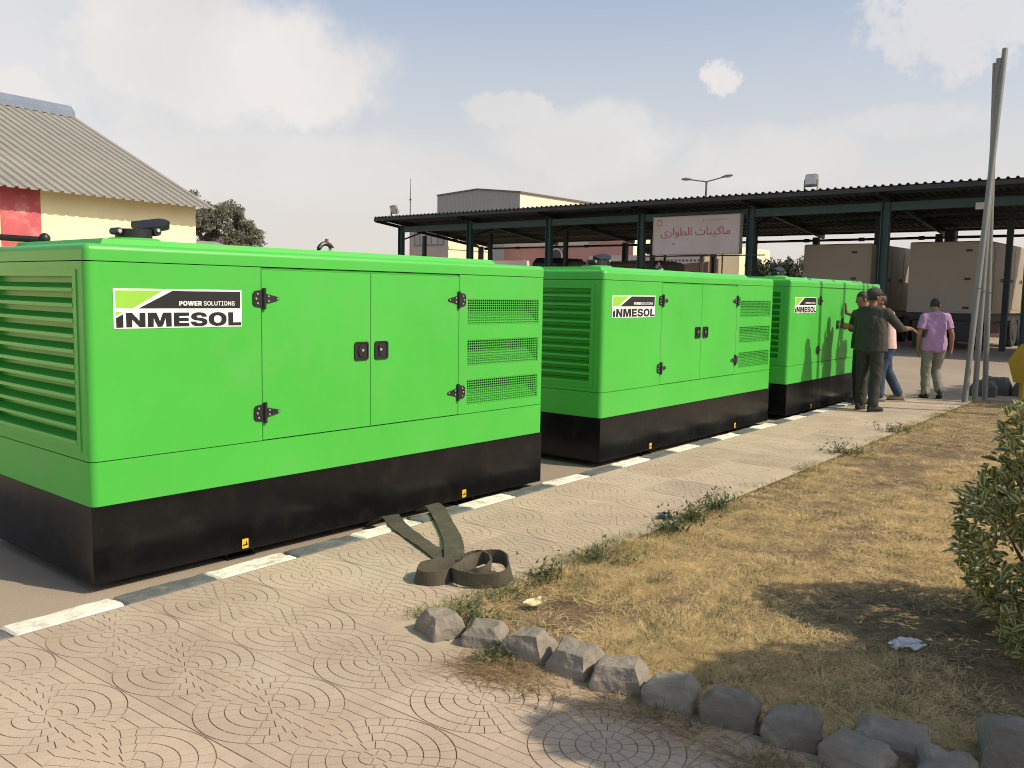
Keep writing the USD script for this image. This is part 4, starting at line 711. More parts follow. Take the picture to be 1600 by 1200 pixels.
scatter("ground_weeds", [(clump(21, 26, .05, .015, .05, .3, .85, .008), mat("ground_weed", (.085, .095, .05), .8, .25, 20.0, rnd=.2)), (clump(22, 22, .07, .015, .045, .5, .95, .008), mat("ground_weed", (.085, .095, .05))), (clump(23, 26, .09, .02, .06, .6, .98, .005), GRASS["dead_brown_grass"])], np.stack([x, y, .10+lawn_z(np.stack([x, y, 0*x], 1))], 1), rng.uniform(0, 6.28, n), rng.uniform(.6, 1.3, n), rng.choice([0, 1, 2], n))
n = 900; x = 3.0+9*rng.random(n)**1.6; y = 2.75-3.0*rng.random(n); k = np.degrees(np.arctan2(y, x)) > 4; x, y = x[k], y[k]; n = len(x)
def pebble(s): q = trimesh.creation.icosphere(1, 1.0); q.vertices *= np.array([.011, .008, .006])*(.7+.6*meshkit.noise(q.vertices*1.7+s, s))[:, None]; return q
scatter("soil_crumbs", [(pebble(1), mat("soil_crumb", (.25, .19, .125), .95, .2, 30.0, rnd=.2)), (pebble(2), mat("pale_pebble", (.34, .29, .22), .9, .2, 30.0, rnd=.2)), (pebble(3), mat("soil_crumb", (.25, .19, .125)))], np.stack([x, y, .10+lawn_z(np.stack([x, y, 0*x], 1))], 1), rng.uniform(0, 6.28, n), rng.uniform(.4, 1.5, n), rng.choice([0, 0, 1, 2], n))
# taller weeds along the pavement edge, each a plant
WEEDM = mat("weed_green", (.075, .095, .035), .75, .25, 20.0, trans=.25); 
def weed(seed, n, h, rad):
    r = np.random.default_rng(seed); V, F, o = [], [], 0
    for _ in range(n):
        P, f = blade(np.array([*r.normal(0, rad*.35, 2), -.01]), r.uniform(0, 6.28), h*r.uniform(.5, 1.1), .010*r.uniform(.6, 1.3), r.uniform(.1, .6), r.uniform(0, .8), r); V.append(P); F.append(f+o); o += len(P)
        tip = P[-2:].mean(0)
        for _ in range(5):
            b0 = P[2*r.integers(1, 4)]; P2, f2 = blade(b0+r.normal(0, .01, 3), r.uniform(0, 6.28), r.uniform(.02, .045), .016, r.uniform(.3, .8), .3, r); V.append(P2); F.append(f2+o); o += len(P2)
    return trimesh.Trimesh(np.vstack(V), np.vstack(F), process=False)
for k, (lb, x, y, h, n, rd) in enumerate((("green weed tuft at the pavement edge just right of the strap", 3.72, 2.66, .20, 26, .12), ("grass tuft springing beside the corner stone", 3.02, 2.50, .17, 24, .09), ("low weed growing by the bare earth strip halfway along the edge", 5.10, 2.64, .13, 30, .12), ("bushy dark weed at the pavement edge, next to the small plastic piece", 5.42, 2.66, .20, 44, .14), ("dark leafy weed, right hand one of the pair halfway along", 5.85, 2.68, .20, 40, .12), ("far green tuft where the pavement narrows", 8.75, 2.70, .20, 40, .22), ("tuft at the far edge near the olive dressed man", 10.6, 2.74, .16, 34, .22), ("thin grass tuft left of the first weeds", 4.25, 2.62, .15, 24, .14), ("small weed against the second edging stone", 2.78, 2.20, .12, 18, .07))):
    t = obj("weed", weed(40+k, n, h, rd), WEEDM if k % 3 else GRASS["dull_green_grass"], smooth=False); UsdGeom.Xformable(t).AddTranslateOp().Set(Gf.Vec3d(x, y, .11)); tag(t, lb, "weed", "weeds along the pavement edge")

# ------------------------------------------------------------------ shrubs and trees
N = {"uv": ("uvmap", dict(attribute="st")), "s": ("separate_xyz", {}), "ab": ("math", dict(math_type="absolute")), "g": ("geometry", {}), "n": ("noise_texture", dict(scale=60.0, detail=3.0)), "nn": ("math", dict(math_type="multiply_add", value2=.5)),
     "r": ("rgb_ramp", dict(ramp=[(.30, (.088, .105, .030)), (.50, (.14, .15, .045)), (.82, (.36, .35, .12)), (1.0, (.48, .43, .17))])), "oi": ("object_info", {}), "om": ("map_range", dict(from_min=0, from_max=1, to_min=.75, to_max=1.2)), "h": ("hsv", {}),
     "p": ("principled_bsdf", dict(roughness=.42, specular_ior_level=.4)), "t": ("translucent_bsdf", {}), "m": ("mix_closure", dict(fac=.22))}
L = [("uv.UV", "s.vector"), ("s.x", "ab.value1"), ("g.position", "n.vector"), ("n.fac", "nn.value1"), ("ab.value", "nn.value3"), ("nn.value", "r.fac"), ("oi.random", "om.value"), ("om.result", "h.value"), ("r.color", "h.color"), ("h.color", "p.base_color"), ("h.color", "t.color"), ("p.BSDF", "m.closure1"), ("t.BSDF", "m.closure2")]
VARI = usdkit.material(stage, "/World/Looks/variegated_leaf", N, L, surface="m.closure")
BARK = mat("brown_bark", (.12, .09, .06), .9, .25, 12.0, bump=.006, bscale=40.0)
def leaf_mesh(l, w, droop, fold):
    t = np.array([0, .12, .3, .52, .74, .9, 1.0]); ww = w/2*np.array([.10, .55, .92, 1.0, .72, .36, .04]); V, U = [], []
    for tt, q in zip(t, ww):
        z = -droop*l*tt*tt+.10*l*tt
        for s in (-1, 0, 1): V.append([l*tt, s*q, z+abs(s)*q*fold]); U.append([s*min(1, .35+q/(w/2)) if s else 0, tt])
    F = []
    for i in range(len(t)-1):
        for j in (0, 1): a = 3*i+j; F += [[a, a+1, a+4], [a, a+4, a+3]]
    return np.array(V), np.array(F), np.array(U)
def shrub(name, label, cat, lobes, nleaf, l, look, seed, group=None):
    t = thing(name, label, cat, (0, 0, 0), 0, group); r = np.random.default_rng(seed)
    c0 = np.mean([q[0] for q in lobes], 0); ends = []
    for (c, rad) in lobes:
        for _ in range(5): e = np.array(c)+r.normal(0, .4, 3)*np.array(rad); ends.append(e); obj("stem", MB().tube([(c0[0]+r.normal(0, .15), c0[1]+r.normal(0, .12), .08), (np.array([c0[0], c0[1], .1])*.4+e*.6)+r.normal(0, .03, 3), e], [.016, .010, .005], 6).mesh(), BARK, t)
    pos, out = [], []
    vol = np.array([np.prod(q[1])**.667 for q in lobes]); vol /= vol.sum()
    while len(pos) < nleaf:
        k = r.choice(len(lobes), p=vol); c, rad = np.array(lobes[k][0]), np.array(lobes[k][1]); d = r.normal(0, 1, 3); d /= np.linalg.norm(d); rr = r.uniform(.72, 1.02)**.7*(.86+.28*meshkit.noise(d*2.7+k, 5))
        p = c+d*rad*rr
        if p[2] < .14 or any((((p-np.array(c2))/np.array(r2))**2).sum() < .42 for c2, r2 in lobes): continue
        g_ = meshkit.noise(p*7.0, 11)
        if g_ < .36: continue
        pos.append(p); out.append(d)
    pos, out = np.array(pos), np.array(out)
    M = []
    for p, d in zip(pos, out):
        x = d*.55+r.normal(0, .55, 3)+np.array([0, 0, .12]); x /= np.linalg.norm(x); zz = np.array([0, 0, 1.0])+d*.7+r.normal(0, .35, 3); yy = np.cross(zz, x); yy /= np.linalg.norm(yy); zz = np.cross(x, yy); M.append((x, yy, zz))
    M = np.array(M); s = r.uniform(.65, 1.25, len(pos))
    d2 = np.linalg.norm(pos-np.array([0, 0, CAMZ]), axis=1)-np.einsum("ij,ij->i", out, -pos/np.linalg.norm(pos, axis=1)[:, None])*.5
    order = np.argsort(d2); shapes = [leaf_mesh(l, l*.50, .30, .25), leaf_mesh(l*1.1, l*.46, .5, .15), leaf_mesh(l*.8, l*.52, .15, .35)]
    for i in order[:300]:
        V, F, U = shapes[i % 3]; W = (V*s[i]) @ M[i]+pos[i]; obj("leaf", (W, F), look, t, smooth=True, uv=U)
    pi = UsdGeom.PointInstancer.Define(stage, str(t.GetPath())+"/foliage"); tag(pi.GetPrim(), None, None, None, "stuff")
    for k, (V, F, U) in enumerate(shapes): pr = usdkit.mesh(stage, f"{t.GetPath()}/foliage/leaf_{k+1:03d}", (V, F), look, True, uv=U); pi.GetPrototypesRel().AddTarget(pr.GetPath())
    rest = order[300:]; pi.CreateProtoIndicesAttr(Vt.IntArray([int(i % 3) for i in rest])); pi.CreatePositionsAttr(Vt.Vec3fArray.FromNumpy(pos[rest].astype(np.float32))); pi.CreateScalesAttr(Vt.Vec3fArray([Gf.Vec3f(float(s[i])) for i in rest]))
    Q = []
    for i in rest:
        q = trimesh.transformations.quaternion_from_matrix(np.array([[*M[i][:, 0], 0], [*M[i][:, 1], 0], [*M[i][:, 2], 0], [0, 0, 0, 1]]).T if False else np.vstack([np.hstack([np.array(M[i]).T, np.zeros((3, 1))]), [0, 0, 0, 1]])); Q.append(Gf.Quath(*map(float, q)))
    pi.CreateOrientationsAttr(Vt.QuathArray(Q))
    return t
shrub("variegated_shrub", "leafy shrub with cream edged leaves at the right edge of the lawn", "shrub", [((4.66, .42, .52), (.42, .46, .46)), ((4.74, .37, .96), (.34, .38, .28)), ((4.42, .34, .24), (.36, .32, .26)), ((4.92, .34, .66), (.36, .42, .34))], 5600, .056, VARI, 5)
FOL = mat("olive_foliage", (.165, .162, .108), .7, .35, 1.2, trans=.2, rnd=.0); FOLD = mat("dark_foliage", (.042, .058, .024), .7, .35, 1.2, trans=.2)
def crown_mesh(lobes, n, leaf, seed, gap=.42, gf=1.0):
    r = np.random.default_rng(seed); V = []
    vol = np.array([np.prod(q[1]) for q in lobes]); vol /= vol.sum(); k = r.choice(len(lobes), n*3, p=vol); C = np.array([q[0] for q in lobes])[k]; Rr = np.array([q[1] for q in lobes])[k]
    d = r.normal(0, 1, (n*3, 3)); d /= np.linalg.norm(d, axis=1)[:, None]; p = C+d*Rr*(r.uniform(.25, 1.0, (n*3, 1))**.45)*(.58+.80*meshkit.noise(d*3.2+k[:, None]*3.1, 3))[:, None]
    g = meshkit.fbm(p*gf, 2, seed); p = p[g > gap][:n]; m = len(p)
    a = r.normal(0, 1, (m, 3)); a /= np.linalg.norm(a, axis=1)[:, None]; b = np.cross(a, r.normal(0, 1, (m, 3))); b /= np.linalg.norm(b, axis=1)[:, None]; s = leaf*r.uniform(.5, 1.3, (m, 1))
    v = np.stack([p-a*s, p+b*s*.38, p+a*s, p-b*s*.38], 1).reshape(-1, 3); i = np.arange(m)*4; return trimesh.Trimesh(v, np.vstack([np.stack([i, i+1, i+2], 1), np.stack([i, i+2, i+3], 1)]), process=False)
def tree(name, label, loc, h, lobes, n, leaf, look, seed, group=None, gap=.42, gf=1.0, cat="tree"):
    t = thing(name, label, cat, loc, 0, group); r = np.random.default_rng(seed); top = np.mean([q[0] for q in lobes], 0)
    obj("trunk", MB().tube([(0, 0, -.1), (.05*h*.3, 0, h*.25), (top[0]*.6, top[1]*.6, h*.5)], [.030*h+.03, .022*h+.02, .012*h+.015], 9).mesh(), BARK, t)
    for c, rad in lobes: c = np.array(c); obj("limb", MB().tube([(top[0]*.3, top[1]*.3, h*.33), (c*np.array([.6, .6, .85])), c+r.normal(0, .2, 3)*np.array(rad)], [.012*h+.015, .008*h+.01, .008], 7).mesh(), BARK, t)
    obj("crown", crown_mesh(lobes, n, leaf, seed, gap, gf), look, t, smooth=False); return t
tree("eucalyptus_tree", "big grey green tree behind the yellow building", (33.6, 50, 0), 7.5, [((-1.6, 0, 5.8), (1.6, 1.6, 1.4)), ((.3, 0, 5.6), (1.7, 1.7, 1.3)), ((1.9, 0, 4.9), (1.5, 1.4, 1.0)), ((2.8, .2, 4.0), (1.0, 1.0, .8)), ((0, -.2, 4.2), (2.4, 1.6, 1.1)), ((1.4, 0, 6.2), (.7, .8, .7)), ((3.0, 0, 4.8), (.6, .6, .5)), ((-2.6, 0, 6.7), (.8, .8, .6))], 26000, .105, FOL, 3, gap=.47, gf=.9)
tree("roadside_tree", "low distant tree peeping over the nearest generator, right of the blue gabled shed", (37.0, 49, 0), 4.4, [((0, 0, 3.6), (.7, .6, .4)), ((.9, 0, 3.5), (.6, .6, .3)), ((1.6, 0, 3.4), (.5, .5, .25))], 1500, .14, FOL, 9)
for k, (lb, y, w) in enumerate((("left end bush of the dark row beyond the canopy, right of the sign", 26.6, 1.0), ("second bush of the dark row beyond the canopy", 25.5, 1.1), ("third bush of the dark row beyond the canopy", 24.3, 1.2), ("fourth bush of the dark row, behind a canopy post", 23.1, 1.1), ("right end bush of the dark row, paler and next to the tan enclosure", 21.9, .9))):
    tree("clipped_bush", lb, (60, y, 0), 4.0, [((0, 0, 3.3), (1.0, w*.75, .85)), ((.2, .4, 2.4), (1.0, w*.8, 1.0)), ((0, -.3, 3.6), (.7, w*.45, .55))], 2600, .14, FOLD if k < 4 else FOL, 20+k, "dark bushes beyond the canopy", gap=.36, cat="bush")
for k, (lb, x, y, zt) in enumerate((("dry spiky plants on the brown wall, left of a canopy post", 45.2, 27.3, 3.6), ("dry spiky plants on the brown wall, under the sign's left corner", 45.2, 25.0, 3.5), ("green plants behind the covered truck", 45.5, 33.2, 3.2))):
    r = np.random.default_rng(80+k); V, F, o = [], [], 0
    for _ in range(70):
        P, f = blade(np.array([r.normal(0, .1), r.uniform(-1.3, 1.3), zt-.6]), r.uniform(0, 6.28), r.uniform(.4, 1.1), .06, r.uniform(0, .5), r.uniform(0, .8), r); V.append(P); F.append(f+o); o += len(P)
    t = obj("spiky_plant", trimesh.Trimesh(np.vstack(V), np.vstack(F), process=False), BRN if k < 2 else FOL, smooth=False); UsdGeom.Xformable(t).AddTranslateOp().Set(Gf.Vec3d(x, y, 0)); tag(t, lb, "plant")
# trees standing to the right of the view: their shade falls on the lawn, the stones and the road end
tree("shade_tree", "tall tree to the right of the view shading the end of the pavement", (18.2, -2.6, 0), 6.5, [((0, 0, 4.6), (1.7, 1.5, 1.1)), ((1.4, .3, 4.4), (1.3, 1.2, 1.0)), ((-1.2, 0, 4.5), (1.1, 1.1, .9))], 8000, .16, FOLD, 32, gap=.32)

tree("shade_tree", "rounded bushy tree just right of the view that shades the edging stones", (3.9, -2.27, .1), 3.2, [((-.12, .32, 2.3), (1.0, .92, .70)), ((.50, .05, 2.3), (1.0, .85, .65)), ((.15, .66, 2.2), (.72, .56, .55)), ((-.45, 1.20, 2.5), (.25, .25, .2)), ((-.6, .3, 2.1), (.75, .75, .65))], 22000, .11, FOLD, 31, gap=.12, gf=1.4)

# ------------------------------------------------------------------ people
SKIN = mat("brown_skin", (0.27, 0.135, 0.075), .5, .08, 12.0); SKIND = mat("dark_brown_skin", (0.17, 0.082, 0.045), .5, .08, 12.0); HAIR = mat("black_hair", (.014, .012, .011), .55, .3, 60.0, bump=.004, bscale=180.0); GREYHAIR = mat("greying_hair", (.20, .19, .18), .7, .3, 60.0)
EYEW = mat("eye_white", (.6, .58, .54), .3); LIP = mat("lip", (.24, .09, .065), .5)
V3 = lambda *a: np.array(a, float)
def unit(v): return np.asarray(v, float)/np.linalg.norm(v)
def sph(p, r, s=None, seg=14):
    m = m3.Manifold.sphere(1.0, seg); m = m.scale([r*q for q in (s or (1, 1, 1))]); return m.translate([float(q) for q in p])
def hull(*a): return m3.Manifold.batch_hull(list(a))
def bone(a, ra, b, rb): return hull(sph(a, ra), sph(b, rb))
def skinmesh(parts, length=.022, it=6, fold=0.0, freq=(9, 9, 4), seed=0):
    u = parts[0]
    for q in parts[1:]: u = u+q
    m = from_man(u.refine_to_length(length)); m.merge_vertices(); trimesh.smoothing.filter_taubin(m, lamb=.5, nu=.53, iterations=it)
    if fold:
        v = m.vertices; n = np.array(m.vertex_normals); f = meshkit.fbm(v*np.array(freq)+seed*3.7, 3, seed); f = np.abs(f-.5)*2; m.vertices = v+n*((.22-f)*fold)[:, None]
    return m
def hand(w, d, pn, side, curl=.25, spread=.10, thumb=.6):
    """wrist, direction, palm normal, side=+1 thumb towards cross(pn, d)"""
    d = unit(d); pn = unit(pn-d*(np.dot(pn, d))); t = np.cross(pn, d)*side; P = []
    k = [w+d*.088+t*(.030-.020*i)+pn*0 for i in range(4)]
    P.append(hull(sph(w+t*.018, .019), sph(w-t*.018, .017), *[sph(q, .0125) for q in (k[0], k[3])], sph(w+d*.05+t*.030, .016)))
    for i, (l, r) in enumerate(((.070, .0090), (.078, .0092), (.072, .0088), (.056, .0078))):
        dd = unit(d+t*(spread*(1.5-i))); a = k[i]; seg = (l*.45, l*.30, l*.25); c = curl
        for j, s_ in enumerate(seg):
            e = a+s_*(dd*math.cos(c)+pn*math.sin(c)); P.append(bone(a, r*(1-.08*j), e, r*(.92-.10*j))); a = e; c += curl*1.1
    a = w+d*.022+t*.026; td = unit(d*.62+t*thumb+pn*.25); b = a+td*.042; c_ = b+unit(d*.85+t*thumb*.45+pn*.25)*.030
    P += [bone(a, .0155, b, .0110), bone(b, .0110, c_, .0085)]; u = P[0]
    for q in P[1:]: u = u+q
    return u
def person(label, loc, heading, H, pose, skin, cloth, hairm=None):
    """pose: joints in the person's own frame (x ahead, y left, z up) for a height of 1.75"""
    t = thing("person", label, "person", loc, heading, None, (H/1.75,)*3)
    J = dict(pel=V3(0, 0, .95), chest=V3(.01, 0, 1.26), neck=V3(-.005, 0, 1.47), head=V3(.025, 0, 1.615), hyaw=0.0, hpitch=0.0)
    for s, y in (("L", 1), ("R", -1)):
        J.update({"hip"+s: V3(0, .095*y, .90), "knee"+s: V3(.02, .10*y, .50), "ank"+s: V3(-.02, .10*y, .085), "toe"+s: unit(V3(1, .18*y, 0)), "sh"+s: V3(0, .185*y, 1.405), "el"+s: V3(-.03, .25*y, 1.12), "wr"+s: V3(.04, .26*y, .87), "hd"+s: V3(.15, 0, -1), "pn"+s: V3(0, -y, 0), "curl"+s: .25})
    J.update(pose)
    R = trimesh.transformations.rotation_matrix(J["hyaw"], [0, 0, 1])[:3, :3] @ trimesh.transformations.rotation_matrix(J["hpitch"], [0, 1, 0])[:3, :3]
    HD = lambda x, y, z: J["head"]+R @ V3(x, y, z)
    def he(x, y, z, rx, ry, rz, seg=20):
        m = m3.Manifold.sphere(1.0, seg).scale([rx, ry, rz]); T = np.hstack([R, HD(x, y, z)[:, None]]); return m.transform(T)
    skull = he(0, 0, .02, .097, .076, .098); jaw = hull(he(.035, 0, -.055, .05, .055, .05), he(.075, 0, -.088, .020, .024, .020), he(.05, 0, .0, .045, .062, .05)); nose = hull(he(.098, 0, .012, .006, .008, .01, 10), he(.112, 0, -.020, .011, .014, .009, 10), he(.085, 0, -.028, .012, .017, .01, 10))
    brow = hull(he(.082, .035, .030, .014, .018, .009, 10), he(.082, -.035, .030, .014, .018, .009, 10)); ears = [he(-.005, s*.078, -.012, .022, .010, .033, 12) for s in (1, -1)]
    body = [skull, jaw, nose, brow, *ears, hull(sph(J["neck"]+V3(-.01, 0, -.03), .066), he(-.018, 0, -.06, .055, .055, .04)), hull(sph(J["chest"], 1, (.10, .14, .15)), sph(J["pel"], 1, (.09, .13, .10)))]
    for s in "LR":
        a, b, c = J["sh"+s], J["el"+s], J["wr"+s]; body += [hull(sph(J["chest"]+V3(0, 0, .08), .08), sph(a, .052)), bone(a, .050, b, .040), bone(b, .040, b+(c-b)*.35, .041), bone(b+(c-b)*.3, .041, c, .027)]
        body += [bone(J["pel"]+(J["hip"+s]-J["pel"])*.8, .085, J["knee"+s], .055), bone(J["knee"+s], .055, J["ank"+s]+V3(0, 0, .03), .038), bone(J["ank"+s], .035, J["ank"+s]+J["toe"+s]*.10-V3(0, 0, .045), .025)]
    bm = to_man_safe(skinmesh(body, .02, 5))
    for s, sd in (("L", -1), ("R", 1)):
        bm = bm+hand(J["wr"+s], J["hd"+s], J["pn"+s], sd, J["curl"+s], thumb=J.get("th"+s, .6))
    b_ = obj("body", from_man(bm), skin, t, smooth=60)
    # face and hair
    for s in (1, -1): e = obj("eye", from_man(he(.083, s*.031, .012, .012, .013, .009, 10)), EYEW, t); obj("iris", from_man(he(.093, s*.031, .012, .004, .006, .006, 8)), HAIR, e)
    obj("mouth", from_man(he(.092, 0, -.052, .009, .024, .006, 10)), LIP, t)
    hm = he(-.010, 0, .029, .101, .0815, .0995, 28); fc = m3.Manifold.cube([.3, .3, .3], True).transform(np.hstack([R, HD(.175, 0, -.095)[:, None]])); lo = m3.Manifold.cube([.4, .4, .2], True).transform(np.hstack([R, HD(-.02, 0, -.175)[:, None]]))
    h = (hm-fc-lo).refine_to_length(.012); h = displaced(from_man(h), .006, 45, 4); obj("hair", h, hairm or HAIR, t, smooth=50)
    # clothes
    top, bot, hem, sleeve = cloth["shirt"], cloth["trousers"], cloth.get("hem", .84), cloth.get("sleeve", .62)
    w = cloth.get("girth", 1.0); ch, pe = J["chest"], J["pel"]
    tor = [hull(sph(ch+V3(-.01, 0, .02), 1, (.130*w, .185*w, .13)), sph(pe+V3(.01*w, 0, .03), 1, (.125*w, .170*w, .10)), sph(pe+V3(.005*w, 0, -.09), 1, (.152*w, .208*w, .07))), hull(sph(ch+V3(-.005, 0, .06), 1, (.115*w, .17*w, .10)), sph(J["shL"]+V3(0, -.015, -.01), .070), sph(J["shR"]+V3(0, .015, -.01), .070), sph(J["neck"]+V3(-.015, 0, -.035), .072))]
    for s in "LR":
        a, b, c = J["sh"+s], J["el"+s], J["wr"+s]
        if sleeve <= 1: tor.append(hull(sph(a, .072), sph(a+(b-a)*sleeve, .066)))
        else: tor += [bone(a, .070, b, .058), bone(b, .058, b+(c-b)*(sleeve-1), .047)]
    sm = skinmesh(tor, .022, 5, cloth.get("fold", .016), (8, 8, 4.5), 3)
    sm = to_man_safe(sm).trim_by_plane([0, 0, 1], hem)
    if sleeve <= 1:
        for s in "LR":
            a, b = J["sh"+s], J["el"+s]; d = unit(b-a); c0 = a+(b-a)*(sleeve-.02)
            if d[2] < -.6: cut = m3.Manifold.cube([.3, .22, .14], True).transform(np.hstack([trimesh.geometry.align_vectors([0, 0, 1], d)[:3, :3], (c0+d*.07)[:, None]])); sm = sm-cut
    sh = obj("shirt", from_man(sm), top, t, smooth=50)
    col = hull(sph(J["neck"]+V3(-.012, 0, -.008), 1, (.074, .072, .026)), sph(J["neck"]+V3(-.010, 0, -.034), 1, (.084, .082, .022))); obj("collar", from_man(col-sph(J["neck"]+V3(0, 0, .02), 1, (.063, .063, .05))), top, sh, smooth=50)
    leg = [hull(sph(pe+V3(0, 0, .02), 1, (.115*w, .160*w, .07)), sph(pe+V3(-.02, 0, -.07), 1, (.125*w, .165*w, .08)))]
    lw = cloth.get("leg", 1.0)
    for s in "LR":
        k, a, hp = J["knee"+s], J["ank"+s], J["hip"+s]; fl = a+(k-a)*.06-V3(0, 0, .02)
        leg += [bone(hp+V3(-.01, 0, -.03), .098*lw, k, .073*lw), hull(sph(k, .073*lw), sph(fl+V3(.005, 0, .03), .066*lw))]
    lm = skinmesh(leg, .022, 5, cloth.get("lfold", .014), (7, 7, 7), 8); lt = to_man_safe(lm)
    lo_ = min(J["ankL"][2], J["ankR"][2])-.035; obj("trousers", from_man(lt.trim_by_plane([0, 0, 1], lo_)), bot, t, smooth=50)
    if "belt" in cloth: obj("belt", from_man(sph(pe+V3(0, 0, .05), 1, (.130*w, .176*w, .022))), cloth["belt"], t)
    for s in "LR":
        a, d = J["ank"+s], unit(J["toe"+s]); sd = np.cross([0, 0, 1], d); up = np.cross(d, sd); g = a-up*.062
        sh_ = hull(*[sph(g+d*x+sd*y+up*z, r) for x, y, z, r in ((-.055, 0, .012, .033), (-.055, 0, .05, .030), (.02, 0, .06, .030), (.10, .012, .012, .034), (.10, -.014, .012, .032), (.165, .006, .004, .026), (.165, -.008, .004, .024))])
        so = obj("shoe", from_man(sh_.refine_to_length(.02)), cloth["shoes"], t, smooth=50)
        obj("sole", from_man(hull(*[sph(g+d*x+sd*y+up*(-.022), r, (1, 1, .30)) for x, y, r in ((-.06, 0, .036), (.10, .014, .040), (.10, -.016, .038), (.17, 0, .028))])), cloth.get("sole", TYRE), so)
    return t, J, HD, he
def to_man_safe(m):
    q = to_man(m); return q
OLV = mat("dark_olive_cloth", (.036, .036, .026), .85, .22, 10.0, bump=.004, bscale=18.0, stretch=(1, 1, .5)); OLT = mat("dark_olive_trousers", (.030, .029, .023), .85, .2, 10.0, bump=.004, bscale=15.0)
MAUVE = mat("mauve_shirt_cloth", (.35, .215, .36), .85, .10, 10.0, bump=.005, bscale=16.0, stretch=(1, 1, .45)); KHA = mat("grey_khaki_cloth", (.20, .19, .145), .85, .15, 10.0, bump=.004, bscale=15.0)
PINKS = mat("pale_pink_shirt_cloth", (.62, .43, .38), .85, .08, 10.0, bump=.004, bscale=16.0); JEAN = mat("blue_denim", (.030, .052, .095), .85, .35, 8.0, bump=.002, bscale=90.0); NAVY = mat("navy_trousers", (.02, .024, .04), .8, .2, 9.0); DARKSH = mat("dark_shirt_cloth", (.035, .035, .04), .85, .2, 9.0)
SHOEB = mat("polished_black_shoe", (.014, .013, .012), .22, .2, 10.0); SHOET = mat("tan_sport_shoe", (.24, .19, .11), .7, .2, 20.0); SHOED = mat("dull_dark_shoe", (.035, .032, .03), .6, .2, 20.0)
def toworld(loc, h, H, p): k = H/1.75; c, s = math.cos(h), math.sin(h); return np.array(loc)+k*np.array([c*p[0]-s*p[1], s*p[0]+c*p[1], p[2]])
def tolocal(loc, h, H, P): k = H/1.75; c, s = math.cos(h), math.sin(h); d = (np.array(P)-np.array(loc))/k; return V3(c*d[0]+s*d[1], -s*d[0]+c*d[1], d[2])
# man in dark olive with a cap, arm held out
lo, hd, Ht = (12.33, 3.53, .122), -.22, 1.635
tg = tolocal(lo, hd, Ht, (12.78, 3.11, 1.185)); shR = V3(.03, -.195, 1.40); aim = unit(tg-shR)
t, J, HD, he = person("man in dark olive shirt and cap, seen from behind, holding his right arm out", lo, hd, Ht,
    dict(shR=shR, elR=shR+aim*.285+V3(-.03, -.03, -.10), wrR=shR+aim*.535+V3(0, 0, .005), hdR=aim+V3(0, 0, .06), pnR=V3(0, .25, -1), curlR=.10, elL=V3(.05, .245, 1.13), wrL=V3(.22, .13, 1.02), hdL=V3(.8, -.5, -.2), pnL=V3(0, 0, -1),
         ankL=V3(.02, .14, .085), kneeL=V3(.03, .125, .50), ankR=V3(-.07, -.11, .085), kneeR=V3(-.015, -.11, .50), toeR=unit(V3(1, -.32, 0)), toeL=unit(V3(1, .1, 0)), hyaw=-.45, hpitch=.05),
    SKIND, dict(shirt=OLV, trousers=OLT, hem=.86, sleeve=1.30, girth=1.14, leg=1.12, fold=.028, lfold=.026, shoes=SHOEB, belt=BLACKPL))
R_cap = m3.Manifold.sphere(1, 28).scale([.108, .092, .090])
cp_ = he(-.006, 0, .058, .112, .094, .084, 28)
lowc = he(0, 0, -.10, .2, .2, .145, 20)
cap_ = obj("cap", from_man(cp_-lowc), OLV, t, smooth=50); obj("peak", from_man(hull(he(.085, .055, .056, .02, .02, .007, 10), he(.085, -.055, .056, .02, .02, .007, 10), he(.155, .02, .040, .02, .03, .006, 10), he(.155, -.02, .040, .02, .03, .006, 10))), OLV, cap_)
# man in a mauve shirt walking away
lo, hd, Ht = (14.62, 3.27, .10), .60, 1.56
person("man in a mauve short sleeved shirt and grey trousers walking away, head bowed", lo, hd, Ht,
    dict(ankL=V3(-.02, .10, .10), kneeL=V3(.02, .10, .50), hipL=V3(0, .09, .90), toeL=unit(V3(1, .12, 0)), kneeR=V3(.12, -.10, .50), ankR=V3(-.06, -.12, .15), toeR=unit(V3(.9, -.25, -.42)), elL=V3(-.02, .255, 1.12), wrL=V3(.06, .235, .87), elR=V3(-.05, -.265, 1.13), wrR=V3(-.01, -.29, .87), hdR=V3(.15, .0, -1), curlR=.35, pnR=V3(.2, 1, 0), hpitch=.42, hyaw=-.35, head=V3(.055, 0, 1.60)),
    SKIN, dict(shirt=MAUVE, trousers=KHA, hem=.80, sleeve=.72, girth=1.06, leg=1.08, fold=.034, lfold=.030, shoes=SHOEB))
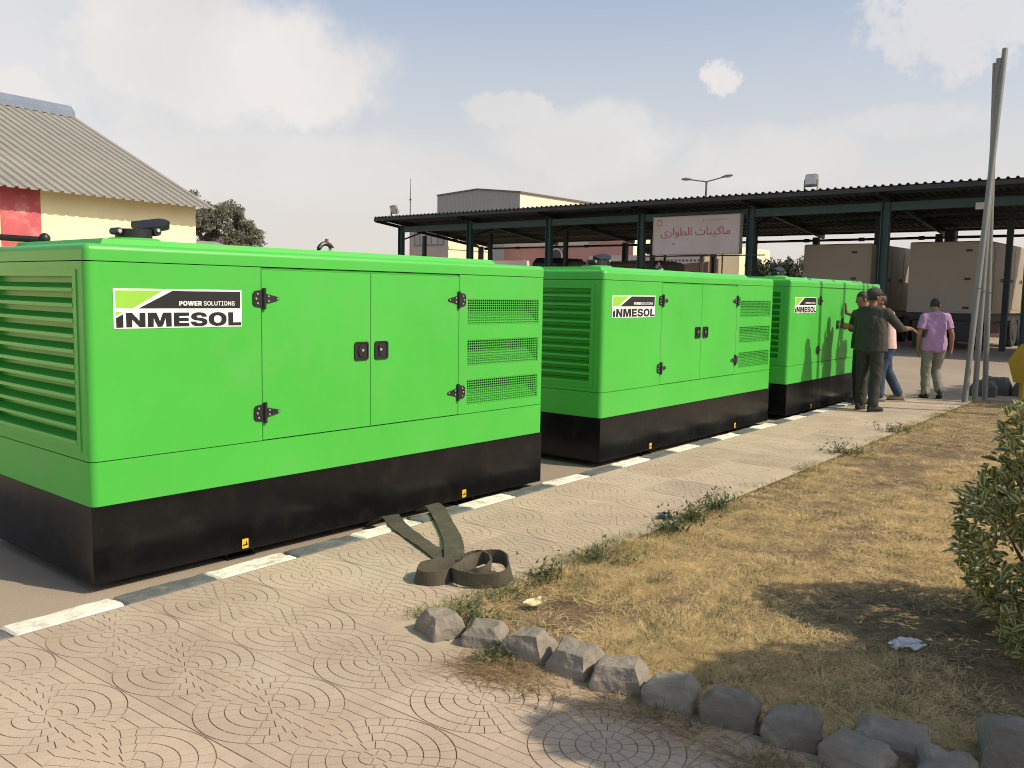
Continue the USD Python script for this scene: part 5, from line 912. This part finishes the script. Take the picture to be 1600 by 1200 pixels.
# man in pale pink shirt and jeans, hand flat on the generator
lo, hd, Ht = (13.71, 3.705, .12), 2.15, 1.58
tg = tolocal(lo, hd, Ht, (13.45, 4.24, 1.44)); sh = V3(.03, .19, 1.40); am = unit(tg-sh); wr = tg-V3(.015, 0, .05)
person("man in pale pink shirt and blue jeans, one hand pressed on the generator door", lo, hd, Ht,
    dict(shL=sh, elL=(sh+wr)/2+V3(-.02, .06, -.12), wrL=wr, hdL=V3(.12, 0, 1), pnL=V3(1, 0, 0), curlL=.08, ankL=V3(.10, .12, .085), kneeL=V3(.11, .11, .49), ankR=V3(-.29, -.13, .085), kneeR=V3(-.07, -.12, .49), elR=V3(.05, -.25, 1.13), wrR=V3(.22, -.16, 1.02), hdR=V3(.9, .3, 0), hyaw=.1, head=V3(.15, .02, 1.60), neck=V3(.09, .01, 1.46), chest=V3(.05, 0, 1.26)),
    SKIN, dict(shirt=PINKS, trousers=JEAN, hem=.86, sleeve=.7, girth=1.05, leg=1.08, fold=.02, lfold=.02, shoes=SHOET))
# man holding a phone up to the generator
lo, hd, Ht = (13.05, 3.86, .12), 2.25, 1.60
ph = tolocal(lo, hd, Ht, (12.86, 4.06, 1.245)); shl, shr = V3(.04, .18, 1.39), V3(.04, -.18, 1.39); wl, wr = ph+V3(-.07, .045, -.03), ph+V3(-.08, -.05, -.035)
person("man mostly hidden behind the olive dressed man, holding up a dark phone", lo, hd, Ht,
    dict(shL=shl, shR=shr, wrL=wl, wrR=wr, elL=(shl+wl)/2+V3(-.02, .07, -.15), elR=(shr+wr)/2+V3(-.02, -.07, -.15), hdL=V3(1, -.25, .25), hdR=V3(1, .25, .25), pnL=V3(.2, -1, .2), pnR=V3(.2, 1, .2), curlL=.5, curlR=.5, hpitch=.25, hyaw=.0),
    SKIN, dict(shirt=DARKSH, trousers=NAVY, hem=.86, sleeve=.7, shoes=SHOED), None)
pw_ = toworld(lo, hd, Ht, ph+V3(.035, 0, .02)); ph_ = thing("phone", "dark phone held up before the farthest generator", "phone", pw_, hd)
obj("case", MB().box(-.005, .005, -.037, .037, -.07, .07, ch=.003).mesh(), BLACKPL, ph_); obj("screen", MB().box(-.0065, -.0052, -.033, .033, -.062, .062).mesh(), BLACKV, ph_, smooth=False)
